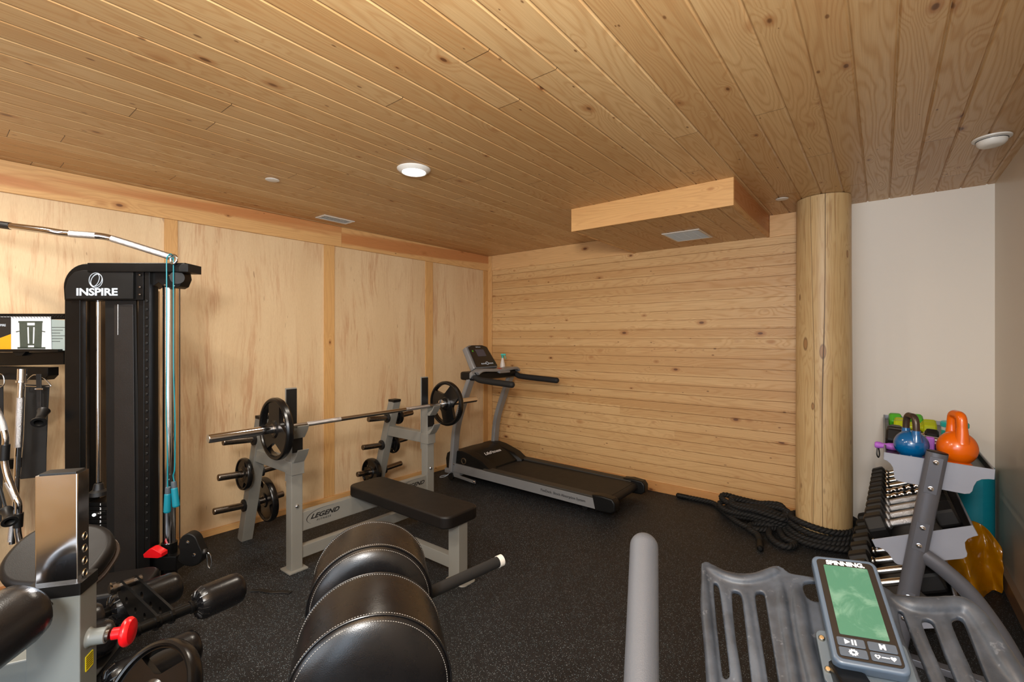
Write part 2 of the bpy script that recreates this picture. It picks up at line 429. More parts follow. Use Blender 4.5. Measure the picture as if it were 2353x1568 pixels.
for a, b in ((377, 407), (744, 767), (977, 993), (1110, 1121)):
    ya, yb = lwall(a, 700).y, min(lwall(b, 700).y, YB - 0.001)
    lstrip('trim_%d' % n, ya, yb, 0.046, 2.2585, 0.012, 'pine_z'); n += 1
ya = lwall(377, 700).y - 1.33
lstrip('trim_%d' % n, ya, ya + 0.09, 0.046, 2.2585, 0.012, 'pine_z'); n += 1
lstrip('baseboard_left', Y0, YB - 0.001, 0.0, 0.045, 0.022, 'pine_y')
# back wall trims
xa = xl(YB) + 0.001
m = MB(); m.box((xa + 0.035, YB - 0.008, 1.22), (0.068, 0.016, 2.437), bevel=0.0015, seg=1); struct(m.build('trim_%d' % n, 'pine_zx', angle=20)); n += 1
m = MB(); m.box(((xa + 0.07 - 1.889) / 2, YB - 0.006, 2.35), (-1.889 - xa - 0.07, 0.012, 0.177), bevel=0.0015, seg=1); struct(m.build('trim_%d' % n, 'pine_x', angle=20)); n += 1
m = MB(); m.box(((XP - 0.718) / 2, YB - 0.006, 2.35), (XP + 0.718, 0.012, 0.177), bevel=0.0015, seg=1); struct(m.build('trim_%d' % n, 'pine_x', angle=20)); n += 1
m = MB(); m.box(((xa + 0.07 + XP) / 2, YB - 0.009, 0.045), (XP - xa - 0.07, 0.018, 0.09), bevel=0.002, seg=1); struct(m.build('baseboard_back', 'pine_base', angle=20))
m = MB(); m.box((XR - 0.014, 0.85, 0.045), (0.028, 6.9, 0.09), bevel=0.002, seg=1); MAT['stained'] = simple('stained_board', (132, 106, 82), 0.4, var=0.15, vscale=6); struct(m.build('baseboard_right', 'stained', angle=20))
# boxed-in duct below the ceiling
sx0, sx1, sy0, sz = -1.886, -0.721, 3.142, 2.264
m = MB(); m.box(((sx0 + sx1) / 2, sy0 - 0.009, (sz + ZC) / 2), (sx1 - sx0, 0.018, ZC - sz), bevel=0.001, seg=1)
sof = struct(m.build('trim_%d' % n, 'pine_x', angle=20)); n += 1
for xx in (sx0 + 0.009, sx1 - 0.009):
    m = MB(); m.box((xx, (sy0 + YB) / 2, (sz + ZC) / 2), (0.018, YB - sy0 - 0.002, ZC - sz), bevel=0.001, seg=1)
    struct(m.build('trim_%d' % n, 'pine_y', angle=20)); n += 1
m = MB(); pts = [(sx1 - 0.018, sz + 0.004)]; x = 0.5347 - 11 * W
for x in prof:
    if sx0 + 0.03 < x < sx1 - 0.03: pts += [(x + g, sz + .004), (x + 0.0008, sz + .004 + dp), (x - 0.0008, sz + .004 + dp), (x - g, sz + .004)]
pts.append((sx0 + 0.018, sz + 0.004)); vs = []
for (x, z) in pts: vs += [(x, sy0, z), (x, YB, z)]
m.add(vs, [(2 * i, 2 * i + 1, 2 * i + 3, 2 * i + 2) for i in range(len(pts) - 1)])
m.box(((sx0 + sx1) / 2, (sy0 + YB) / 2, sz + 0.03), (sx1 - sx0 - 0.037, YB - sy0 - .002, 0.02))
struct(m.build('ceiling_soffit', 'ceiling', angle=20))

# ------------------------------------------------------------------ materials of the equipment
def leather(name, rgb=(24, 22, 21), rough=0.36, spec=0.5):
    t = NT(name); v, _ = t.coords(); d, _c = t.vor(v, 420); n1 = t.noise(v, 14, 4, 0.6)
    t.set(Base_Color=t.mix(n1, lin(rgb), lin(tuple(int(c * 1.25) for c in rgb))), Roughness=t.ma('ADD', rough - 0.06, t.ma('MULTIPLY', n1, 0.14)))
    t.bump(t.ma('ADD', t.ma('MULTIPLY', d, 0.22), t.ma('MULTIPLY', t.noise(v, 15, 3, 0.55), 0.9)), 0.35, 0.0013); t.put(t.b.inputs['Specular IOR Level'], spec); return t.m
def metalmat(name, rgb, rough, metal=1.0, knurl=0):
    t = NT(name); v, _ = t.coords(); n1 = t.noise(v, 30, 3)
    t.set(Base_Color=t.mix(n1, lin(rgb), lin(tuple(min(255, int(c * 1.06)) for c in rgb))), Metallic=metal, Roughness=t.ma('ADD', rough, t.ma('MULTIPLY', n1, 0.06)))
    if knurl: t.bump(t.vor(v, knurl)[0], 1.0, 0.0012)
    return t.m
MAT['leather'] = leather('black_leather', (15, 14, 15), 0.27)
MAT['leather_seat'] = leather('black_vinyl', (18, 15, 13), 0.46, 0.32)
MAT['thread'] = simple('pale_thread', (205, 200, 192), 0.7)
MAT['chrome'] = metalmat('chrome', (212, 212, 215), 0.07)
MAT['chrome_brushed'] = metalmat('brushed_chrome', (196, 194, 190), 0.18)
MAT['knurled'] = metalmat('knurled_steel', (205, 205, 208), 0.3, knurl=500)
MAT['steel_dark'] = metalmat('dark_steel', (120, 112, 104), 0.25)
MAT['black_metal'] = simple('black_powder_coat', (11, 11, 11), 0.30, var=0.15, bump=0.1, bscale=500, spec=0.28)
MAT['black_plastic'] = simple('black_plastic', (15, 15, 15), 0.42, var=0.1, bump=0.15, bscale=600, spec=0.28)
MAT['black_rubber'] = simple('black_rubber', (15, 14, 14), 0.46, var=0.15, bump=0.1, bscale=300)
MAT['plate_rubber'] = simple('weight_plate_rubber', (12, 11, 11), 0.26, var=0.15, bump=0.1, bscale=100)
MAT['foam'] = simple('black_foam', (20, 19, 19), 0.72, bump=0.4, bscale=500)
MAT['grey_metal'] = simple('grey_powder_coat', (126, 124, 117), 0.42, var=0.04, bump=0.12, bscale=700)
MAT['tread_silver'] = simple('silver_paint', (142, 143, 145), 0.38, metal=0.35, var=0.05)
MAT['tread_belt'] = simple('treadmill_belt', (17, 15, 14), 0.6, bump=0.3, bscale=900)
MAT['tread_grip'] = simple('ribbed_foot_rail', (52, 48, 42), 0.6, bump=0.5, bscale=250)
MAT['machine_grey'] = simple('machine_grey_paint', (112, 118, 117), 0.38, var=0.03, bump=0.1, bscale=900)
MAT['rack_silver'] = simple('rack_silver_paint', (98, 100, 108), 0.34, metal=0.4, var=0.05, bump=0.15, bscale=500)
MAT['rack_plate'] = simple('rack_end_plate_paint', (146, 150, 162), 0.4, metal=0.2, var=0.05)
MAT['rack_dark'] = simple('rack_tray_paint', (38, 36, 35), 0.4)
MAT['hex_rubber'] = simple('hex_head_rubber', (25, 24, 24), 0.5, var=0.15, bump=0.15, bscale=300, spec=0.28)
MAT['black_rope'] = simple('black_rope_fibre', (16, 15, 14), 0.72, bump=0.5, bscale=700)
MAT['red'] = simple('red_plastic', (205, 10, 20), 0.3, var=0.04)
MAT['teal'] = simple('teal_cord', (0, 128, 142), 0.4)
MAT['teal_grip'] = simple('teal_grip', (0, 122, 142), 0.5)
MAT['grey_plastic'] = simple('dark_grey_plastic', (70, 80, 88), 0.5)
MAT['blue'] = simple('blue_enamel', (0, 90, 148), 0.18, var=0.05, coat=0.6)
MAT['orange'] = simple('orange_vinyl', (222, 98, 2), 0.25, var=0.03, coat=0.3)
MAT['brown_metal'] = simple('bare_kettlebell_handle', (74, 62, 54), 0.32, metal=0.5, var=0.2)
MAT['purple'] = simple('purple_neoprene', (168, 96, 196), 0.55)
MAT['lime'] = simple('yellow_green_vinyl', (176, 188, 10), 0.4)
MAT['green'] = simple('green_vinyl', (78, 176, 40), 0.4)
MAT['canister_white'] = simple('canister_white', (226, 232, 234), 0.35)
MAT['canister_teal'] = simple('canister_teal', (40, 190, 190), 0.35)
t = NT('ribbed_teal_mat'); v_, xyz_ = t.coords()
rib = t.ma('SINE', t.ma('MULTIPLY', xyz_[2], 1400.0))
t.set(Base_Color=t.mix(t.noise(v_, 8, 2), lin((0, 138, 158)), lin((2, 152, 170))), Roughness=0.55); t.bump(rib, 0.4, 0.0008); MAT['mat_teal'] = t.m
t = NT('amber_film'); v_, _x = t.coords()
t.set(Base_Color=lin((222, 150, 4)), Roughness=0.10, Transmission_Weight=0.5, Coat_Weight=0.5); t.put(t.b.inputs['IOR'], 1.3)
t.bump(t.noise(v_, 16, 3), 0.3, 0.004); MAT['amber'] = t.m
MAT['plastic_white'] = simple('white_plastic', (224, 222, 216), 0.4, var=0.02)
MAT['decal_white'] = simple('white_print', (225, 228, 232), 0.5, var=0.01)
MAT['decal_silver'] = simple('silver_print', (178, 188, 200), 0.4, var=0.01)
MAT['decal_black'] = simple('black_print', (18, 17, 17), 0.5, var=0.01)
MAT['bottle'] = simple('frosted_bottle', (206, 196, 186), 0.35)
MAT['bottle_teal'] = simple('spray_head_teal', (0, 160, 140), 0.4)
MAT['screen_dark'] = simple('dark_display', (28, 28, 32), 0.12, var=0.05)
MAT['lcd'] = simple('lcd_grey', (70, 70, 84), 0.2)
MAT['bike_plastic'] = None
t = NT('scuffed_grey_plastic'); v_, _x = t.coords(); n_ = t.noise(v_, 9, 5, 0.65); s_ = t.noise(v_, 60, 3, 0.7)
t.set(Base_Color=t.mix(t.smooth(n_, 0.35, 0.7), lin((36, 41, 48)), lin((62, 69, 79))), Roughness=t.ma('ADD', 0.42, t.ma('MULTIPLY', n_, 0.15)))
t.put(t.b.inputs['Base Color'], t.mix(t.smooth(s_, 0.62, 0.72, 0, 0.3), t.mix(t.smooth(n_, 0.35, 0.7), lin((36, 41, 48)), lin((62, 69, 79))), lin((112, 116, 122))))
t.bump(t.noise(v_, 400, 2), 0.15, 0.0008); MAT['bike_plastic'] = t.m
MAT['bike_grip'] = simple('grey_grip_rubber', (70, 73, 79), 0.55, var=0.05, bump=0.35, bscale=900)
MAT['console_shell'] = simple('blue_grey_console_shell', (70, 84, 100), 0.35, var=0.05)
MAT['console_face'] = simple('black_console_face', (26, 24, 24), 0.3)
t = NT('dusty_green_lcd'); v_, _x = t.coords(); n_ = t.noise(v_, 26, 4, 0.6, 0.6)
t.set(Base_Color=t.mix(t.smooth(n_, 0.46, 0.66, 0, 0.75), lin((58, 102, 84)), lin((96, 130, 114))), Roughness=0.22); MAT['lcd_green'] = t.m
MAT['button'] = simple('rubber_button', (62, 72, 84), 0.5)
MAT['brass'] = metalmat('screw_metal', (200, 190, 170), 0.25)
t = NT('smoked_mesh'); v_, _x = t.coords(); tr = t.n('ShaderNodeBsdfTransparent'); tr.inputs[0].default_value = (0.55, 0.5, 0.45, 1); mx = t.n('ShaderNodeMixShader')
mx.inputs[0].default_value = 0.5; t.t.links.new(tr.outputs[0], mx.inputs[1]); t.set(Base_Color=t.mix(t.noise(v_, 5, 2), lin((34, 28, 24)), lin((52, 42, 34))), Roughness=0.4)
t.t.links.new(t.b.outputs[0], mx.inputs[2]); t.t.links.new(mx.outputs[0], t.out.inputs[0]); MAT['smoke'] = t.m
t = NT('glowing_diffuser'); t.set(Base_Color=(1, 1, 1, 1)); t.put(t.b.inputs['Emission Color'], (1, 0.95, 0.86, 1)); t.put(t.b.inputs['Emission Strength'], 9.0); MAT['glow'] = t.m
def logmat():
    t = NT('peeled_log'); vec, xyz = t.coords()
    a = t.ma('MULTIPLY', t.ma('ARCTAN2', xyz[1], xyz[0]), 0.165); u = xyz[2]
    kd, kc = t.vor(t.comb(t.ma('MULTIPLY', u, 3.2), t.ma('MULTIPLY', a, 8.5), 0), 1.0); ks = t.sepc(kc)
    rel = t.ma('DIVIDE', t.ma('ADD', kd, t.ma('MULTIPLY', t.ma('GREATER_THAN', ks[0], 0.55), 1.0)), t.ma('ADD', 0.05, t.ma('MULTIPLY', ks[1], 0.10)))
    wob = t.ma('MULTIPLY', t.smooth(rel, 4.5, 0.5), 0.12)
    F = t.ma('ADD', t.noise(t.comb(t.ma('MULTIPLY', u, 0.7), t.ma('MULTIPLY', a, 9.0), 0), 1.0, 3, 0.5), wob)
    rings = t.ma('POWER', t.ma('ADD', 0.5, t.ma('MULTIPLY', t.ma('SINE', t.ma('MULTIPLY', F, 90.0)), 0.5)), 3.0)
    cn = t.noise(t.comb(t.ma('MULTIPLY', u, 0.22), t.ma('MULTIPLY', a, 9.0), 4.0), 1.0, 1.2, 0.4)
    crack = t.smooth(t.ma('ABSOLUTE', t.ma('SUBTRACT', cn, 0.56)), 0.010, 0.003)
    c2n = t.noise(t.comb(t.ma('MULTIPLY', u, 1.6), t.ma('MULTIPLY', a, 60.0), 9.0), 1.0, 2, 0.5)
    fine = t.smooth(c2n, 0.62, 0.68)
    low = t.noise(vec, 3.0, 3)
    c = t.mix(low, lin((214, 186, 138)), lin((188, 154, 104)))
    c = t.mix(t.ma('MULTIPLY', rings, 0.3), c, lin((160, 112, 60)))
    c = t.mix(t.ma('MULTIPLY', fine, 0.4), c, lin((140, 98, 54)))
    c = t.mix(t.smooth(rel, 1.15, 0.85, 0, 0.75), c, lin((150, 102, 60)))
    c = t.mix(t.ma('MULTIPLY', t.smooth(rel, 1.35, 1.1), t.smooth(rel, 0.8, 1.0, 0, 0.6)), c, lin((96, 60, 34)))
    c = t.mix(t.ma('MULTIPLY', crack, 0.9), c, lin((70, 44, 24)))
    t.set(Base_Color=c, Roughness=0.42)
    t.bump(t.ma('SUBTRACT', t.ma('MULTIPLY', low, 2.0), t.ma('ADD', crack, t.ma('MULTIPLY', fine, 0.3))), 0.5, 0.004); return t.m
MAT['log'] = logmat()

# ------------------------------------------------------------------ log post and ceiling fixtures
LX, LY, LR = -0.331, 4.029, 0.166
random.seed(3)
def log_pt(i, j, n=48, nz=30):
    z = 2.437 * j / (nz - 1); a = 2 * math.pi * i / n
    r = LR * (1 + 0.012 * math.sin(2 * a + z * 1.3) + 0.008 * math.sin(5 * a + z * 2.1) + 0.01 * math.sin(z * 2.2 + 1)) + 0.004 * (1 - z / 2.44)
    return (LX + r * math.cos(a), LY + r * math.sin(a), z)
m = MB(); m.grid(log_pt, 48, 30, closed_u=True); m.T = 1
o_ = thing('log_post', 'peeled log post with long cracks, standing between the board wall and the white wall', 'post', (LX, LY, 0))
m.build('trunk', 'log', o_)

def ceil_at(px, py, z=ZC):
    return Fz(px, py, z)
c = ceil_at(951, 389)
o = thing('ceiling_light', 'round white recessed ceiling light, glowing', 'ceiling light', c)
m = MB(); m.lathe([(0.070, -0.020), (0.074, -0.021), (0.096, -0.006), (0.098, 0.0), (0.060, 0.0), (0.064, -0.012), (0.070, -0.020)], c, (0, 0, 1), 48); m.build('trim_ring', 'plastic_white', o)
m = MB(); m.lathe([(0, -0.016), (0.067, -0.016), (0.067, -0.004)], c, (0, 0, 1), 40); m.build('diffuser', 'glow', o)
area('recessed_lamp', (c.x, c.y, 2.405), (c.x, c.y, 0), 0.13, 0.13, 14, (1, 0.90, 0.76))
for (px, py, lab) in ((626, 412, 'small round sprinkler cover plate, on the left part of the ceiling'), (1797, 456, 'small round sprinkler cover plate on the ceiling near the log post')):
    c = ceil_at(px, py); m = MB(); m.lathe([(0, -0.009), (0.034, -0.009), (0.041, -0.006), (0.041, -0.004), (0.03, 0)], c, (0, 0, 1), 32)
    tag(m.build('sprinkler_cover', 'plastic_white'), lab, 'sprinkler', 'sprinkler cover plates')
c = ceil_at(2279, 316)
o = thing('smoke_detector', 'round white smoke detector on the ceiling by the right wall', 'smoke detector', c)
m = MB(); m.lathe([(0, -0.012), (0.066, -0.012), (0.073, -0.009), (0.074, -0.003), (0.07, 0)], c, (0, 0, 1), 40); m.build('base_ring', 'plastic_white', o)
m = MB(); m.lathe([(0, -0.045), (0.030, -0.0445), (0.046, -0.041), (0.056, -0.030), (0.059, -0.012)], c, (0, 0, 1), 40); m.build('sensor_dome', 'plastic_white', o)
m = MB(); m.lathe([(0.0565, -0.0135), (0.0600, -0.0135), (0.0600, -0.0165), (0.0565, -0.0165)], c, (0, 0, 1), 40); m.build('vent_slot', 'black_plastic', o)

def vent(c, lx, ly, label, z):
    o = thing('air_vent', label, 'vent', (c[0], c[1], z), 0, 'white ceiling air vents')
    m = MB(); m.prism(rrect(lx, ly, 0.004), -0.006, -0.0003, Matrix.Translation((c[0], c[1], z)), bevel=0.002, seg=1, holes=[rrect(lx - 0.036, ly - 0.036, 0.002)]); m.build('frame', 'plastic_white', o)
    m = MB(); n = int((ly - 0.036) / 0.012)
    for i in range(n):
        yy = c[1] - (ly - 0.036) / 2 + (i + 0.5) * 0.012
        m.box((0, 0, 0), (lx - 0.036, 0.0088, 0.0012), Matrix.Translation((c[0], yy, z - 0.0035)) @ Matrix.Rotation(R(28), 4, 'X'))
    for i in range(1, 4): m.box((c[0] - lx / 2 + lx * i / 4, c[1], z - 0.0025), (0.003, ly - 0.036, 0.003))
    m.build('louvres', 'plastic_white', o)
    m = MB(); m.box((c[0], c[1], z - 0.0006), (lx - 0.034, ly - 0.034, 0.0006)); m.build('duct_opening', 'black_plastic', o)
a = [Fz(*p, sz) for p in ((1518, 540), (1604, 526), (1637, 544), (1561, 557))]
cc = sum(a, Vector()) / 4; vent(cc, (abs(a[1].x - a[0].x) + abs(a[2].x - a[3].x)) / 2, (abs(a[3].y - a[0].y) + abs(a[2].y - a[1].y)) / 2, 'white louvred air vent set in the underside of the boxed-in duct', sz + 0.004)
a = [Fz(*p, ZC) for p in ((724, 499), (745, 494), (816, 509), (795, 514))]
cc = sum(a, Vector()) / 4; vent(cc, abs(a[1].x - a[0].x) + 0.02, abs(a[3].y - a[0].y), 'white air vent in the ceiling along the plywood wall', ZC)

# ------------------------------------------------------------------ weight plates
def plate_mesh(Rr, th, axis, c, phase=0.0, holes=3, hr=(0.50, 0.83), span=62, bore=0.026):
    """rubber plate with grip openings, hub and rolled rim, centred at c"""
    x, y, z = basis(axis); M = frame(Vector(c), x, y, z); m = MB()
    n = 72; t = th * 0.28; h = R(span / 2); ri, ro = hr[0] * Rr, hr[1] * Rr; hs = [circ(bore, 32)]
    for q in range(holes):
        c0 = R(phase + q * 360 / holes); pl = []
        for k in range(13): a = -h + 2 * h * k / 12; pl.append((ro * math.cos(c0 + a), ro * math.sin(c0 + a)))
        for k in range(1, 12):
            a = h - 2 * h * k / 12; f = abs(a / h); r = ri + (ro - ri) * (0.06 + 0.86 * f ** 2.2); pl.append((r * math.cos(c0 + a), r * math.sin(c0 + a)))
        hs.append(pl)
    m.prism(circ(0.90 * Rr, 64), -t, t, M, holes=hs)
    T = th / 2
    m.lathe([(0.86 * Rr, -T * 0.55), (0.88 * Rr, -T * 0.9), (0.92 * Rr, -T), (0.965 * Rr, -T * 0.9), (Rr, -T * 0.45), (Rr, T * 0.45), (0.965 * Rr, T * 0.9), (0.92 * Rr, T), (0.88 * Rr, T * 0.9), (0.86 * Rr, T * 0.55), (0.86 * Rr, -T * 0.55)], (0, 0, 0), (0, 0, 1), n, M)
    m.lathe([(bore, -T * 0.9), (0.045, -T * 0.9), (0.058, -T * 0.5), (0.060, 0), (0.058, T * 0.5), (0.045, T * 0.9), (bore, T * 0.9), (bore, -T * 0.9)], (0, 0, 0), (0, 0, 1), 36, M)
    return m
def plate(Rr, th, axis, c, label, phase=0.0, group='grip weight plates', hub=True, ridges=True, **k):
    o = thing('weight_plate', label, 'weight plate', c, 0, group)
    plate_mesh(Rr, th, axis, c, phase, **k).build('rubber_disc', 'plate_rubber', o, angle=30)
    x, y, z = basis(axis); T = th / 2
    m = MB(); m.lathe([(0.0255, -T * 0.95), (0.033, -T * 0.95), (0.033, T * 0.95), (0.0255, T * 0.95), (0.0255, -T * 0.95)], c, z, 32); m.build('steel_hub', 'steel_dark', o)
    if ridges:
        m = MB()
        for q in range(3):
            for kk in range(-3, 4):
                a = R(phase + q * 120 + kk * 6); p = Vector(c) + (x * math.cos(a) + y * math.sin(a)) * 0.885 * Rr
                m.tube([p - z * T * 0.98, p + z * T * 0.98], 0.0035, 6)
        m.build('finger_ridges', 'plate_rubber', o)
    return o

# ------------------------------------------------------------------ olympic flat bench
BX, BY = -2.868, 1.988
UY = 0.545
b = thing('bench_press_bench', 'grey steel flat bench press bench with black pad and uprights for a barbell', 'weight bench', (BX, BY, 0))
def L(x, y, z): return Vector((BX + x, BY + y, z))
def legx(z): return -0.715 + 0.323 * z
for s in (-1, 1):
    m = MB(); m.bar(L(0, s * UY, 0.012), L(0, s * UY, 0.885), 0.072, 0.072, (1, 0, 0), 0.006); up = m.build('upright', 'grey_metal', b)
    m = MB(); m.box(L(0.0, s * UY, 0.006), (0.12, 0.12, 0.012), bevel=0.004); m.build('foot_plate', 'grey_metal', up)
    m = MB(); m.bar(L(-0.043, s * UY, 0.55), L(-0.043, s * UY, 1.127), 0.072, 0.010, (1, 0, 0), 0.004); m.build('backing_plate', 'grey_metal', up)
    m = MB(); m.bar(L(-0.0345, s * UY, 0.60), L(-0.0345, s * UY, 1.12), 0.066, 0.007, (1, 0, 0), 0.002); m.bar(L(0.039, s * UY, 0.735), L(0.039, s * UY, 0.84), 0.066, 0.006, (1, 0, 0), 0.002); m.build('rubber_guard', 'black_rubber', up)
    for z0 in (0.845, 0.700):
        m = MB(); pl = [(0.034, z0 - 0.02), (0.036, z0), (0.088, z0 + 0.030), (0.108, z0 + 0.062), (0.114, z0 + 0.060), (0.096, z0 + 0.024), (0.060, z0 - 0.02)]
        Mh = frame(L(0, s * UY, 0), (1, 0, 0), (0, 0, 1), (0, -1, 0)); m.prism(pl, -0.036, 0.036, Mh, bevel=0.002, seg=1)
        if z0 < 0.8: m.box(L(0.004, s * UY, z0 - 0.060), (0.086, 0.082, 0.085), bevel=0.004)
        m.build('bar_hook', 'grey_metal', up)
    m = MB(); m.lathe([(0, 0.008), (0.008, 0.0075), (0.012, 0.003), (0.013, 0)], L(0.036, s * UY, 0.40), (1, 0, 0), 16); m.build('bolt', 'chrome', up)
    # raked leg that carries the plate pegs
    m = MB(); m.bar(L(legx(0), s * UY, 0.0), L(legx(0.90), s * UY, 0.90), 0.075, 0.075, (1, 0, 0), 0.006); lg = m.build('rear_leg', 'grey_metal', b)
    m = MB(); m.box(L(legx(0.90) , s * UY, 0.905), (0.078, 0.077, 0.022), bevel=0.004); m.build('end_cap', 'black_plastic', lg)
    m = MB(); m.bar(L(legx(0.64), s * UY, 0.64), L(-0.03, s * UY, 0.64), 0.06, 0.085, (0, 0, 1), 0.006); m.build('side_arm', 'grey_metal', b)
    for z in (0.755, 0.51, 0.27):
        for t_ in (-1, 1):
            a = L(legx(z), s * UY + t_ * 0.037, z); e = a + Vector((0, t_ * 0.19, 0.012))
            m = MB(); m.cyl(a + (e - a) * 0.08, e, 0.0225, n=24); m.lathe([(0.0225, 0), (0.021, 0.004), (0, 0.0045)], e, e - a, 24); pg = m.build('storage_peg', 'steel_dark', b)
            m = MB(); m.lathe([(0.0225, 0.0), (0.041, 0.0), (0.042, 0.012), (0.03, 0.018), (0.0225, 0.018)], a, e - a, 28); m.build('peg_collar', 'black_rubber', pg)
m = MB(); m.bar(L(0, -UY + 0.036, 0.29), L(0, UY - 0.036, 0.29), 0.05, 0.12, (0, 0, 1), 0.005); lr = m.build('cross_rail', 'grey_metal', b)
m = MB(); m.bar(L(0, -UY + 0.036, 0.10), L(0, UY - 0.036, 0.10), 0.05, 0.075, (0, 0, 1), 0.005); m.build('lower_cross_rail', 'grey_metal', b)
m = MB(); m.bar(L(0.025, 0, 0.325), L(0.885, 0, 0.325), 0.05, 0.05, (0, 0, 1), 0.005); m.build('spine_rail', 'grey_metal', b)
m = MB(); m.bar(L(0.025, 0, 0.10), L(0.86, 0, 0.10), 0.05, 0.075, (0, 0, 1), 0.005); m.build('lower_spine_rail', 'grey_metal', b)
m = MB(); m.bar(L(0.885, 0, 0.008), L(0.885, 0, 0.352), 0.075, 0.09, (1, 0, 0), 0.006); ft = m.build('front_leg', 'grey_metal', b)
m = MB(); m.prism(rrect(0.16, 0.12, 0.03, 5), 0, 0.010, Matrix.Translation(L(0.905, 0, 0)), bevel=0.003, seg=1); m.build('foot_plate', 'grey_metal', ft)
m = MB(); m.prism(rrect(0.985, 0.285, 0.06, 6), 0.352, 0.425, Matrix.Translation(L(0.460, -0.018, 0)), bevel=0.012, seg=4); pd = m.build('bench_pad', 'leather_seat', b)
for s, yc in ((0, -0.365), (1, 0.375)):
    Mt = frame(L(0.0258, yc, 0.295), (0, 1, 0), (0, 0, 1), (1, 0, 0))
    lg = text_mesh('lettering', 'LEGEND', 0.040, Mt @ Matrix.Translation((0.008, 0.008, 0)), 'decal_black', lr, bold=0.0010, shear=0.45, sx=1.30)
    text_mesh('small_lettering', 'F I T N E S S', 0.015, Mt @ Matrix.Translation((0.000, -0.022, 0)), 'decal_black', lr, bold=0.0002, shear=0.3, sx=1.25)
    m = MB(); vs = []; NA = 40
    for k in range(NA + 1):
        a = R(62 + 158 * k / NA); wd = 0.0012 + 0.0075 * math.sin(math.pi * min(1.0, k / NA * 1.02)) ** 1.5 * (k / NA)
        c_, s_ = math.cos(a), math.sin(a); vs += [Mt @ Vector((0.012 + 0.128 * c_, 0.000 + 0.050 * s_, 0.0004)), Mt @ Vector((0.012 + (0.128 - wd) * c_, 0.000 + (0.050 - wd * 0.55) * s_, 0.0004))]
    m.add(vs, [(2 * i, 2 * i + 1, 2 * i + 3, 2 * i + 2) for i in range(NA)]); m.build('swoosh', 'decal_black', lr)

# ------------------------------------------------------------------ barbell and plates
BZ = 0.905; bxx = 0.066
bb = thing('barbell', 'long chrome barbell lying across the bench uprights', 'barbell', L(bxx, 0, BZ))
m = MB(); m.cyl(L(bxx, -0.64, BZ), L(bxx, 0.64, BZ), 0.014, n=24); sh = m.build('shaft', 'chrome_brushed', bb)
for y0, y1 in ((-0.50, -0.27), (0.27, 0.50)):
    m = MB(); m.cyl(L(bxx, y0, BZ), L(bxx, y1, BZ), 0.0146, n=24); m.build('knurled_grip', 'knurled', sh)
for s in (-1, 1):
    m = MB(); m.lathe([(0, 0), (0.024, 0), (0.037, 0.004), (0.037, 0.022), (0.031, 0.026), (0.031, 0.036), (0.0249, 0.038), (0.0249, 0.412), (0.022, 0.418), (0, 0.418)], L(bxx, s * 0.625, BZ), (0, s, 0), 32)
    m.build('sleeve', 'chrome', bb)
plate(0.183, 0.045, (0, 1, 0), L(bxx, -0.688, BZ), 'large black grip plate on the near end of the barbell', 30, 'plates on the barbell', hr=(0.42, 0.85), span=70)
plate(0.183, 0.045, (0, 1, 0), L(bxx, 0.688, BZ), 'large black grip plate on the far end of the barbell', 75, 'plates on the barbell', hr=(0.42, 0.85), span=70)
G = 'plates stored on the bench pegs'
def pegplate(s, t_, z, Rr, th, label, ph=0, off=0.03, **k):
    e = Vector((0, t_ * 0.19, 0.012)); a = L(legx(z), s * UY + t_ * 0.037, z)
    c = a + e * ((0.018 + off + th / 2) / 0.19)
    plate(Rr, th, e, c, label, ph, G, ridges=False, **k)
pegplate(-1, -1, 0.51, 0.108, 0.035, 'small round plate on the middle peg facing the camera', 60, 0.0, hr=(0.55, 0.84), span=40)
pegplate(-1, 1, 0.27, 0.160, 0.045, 'medium grip plate on the low inner peg of the near rear leg, above the floor', 80, 0.03, hr=(0.5, 0.84), span=42)
pegplate(1, -1, 0.27, 0.118, 0.05, 'thick little plate low on the far rack leg, behind the bench pad', 20, 0.01, hr=(0.5, 0.84), span=50)
pegplate(1, 1, 0.755, 0.072, 0.028, 'smallest plate, on the top peg of the far rack leg', 20, 0.0, hr=(0.62, 0.8), span=30)
pegplate(1, 1, 0.51, 0.095, 0.032, 'small plate on the middle peg on the far side of the far rack leg', 20, 0.0, hr=(0.6, 0.84), span=30)

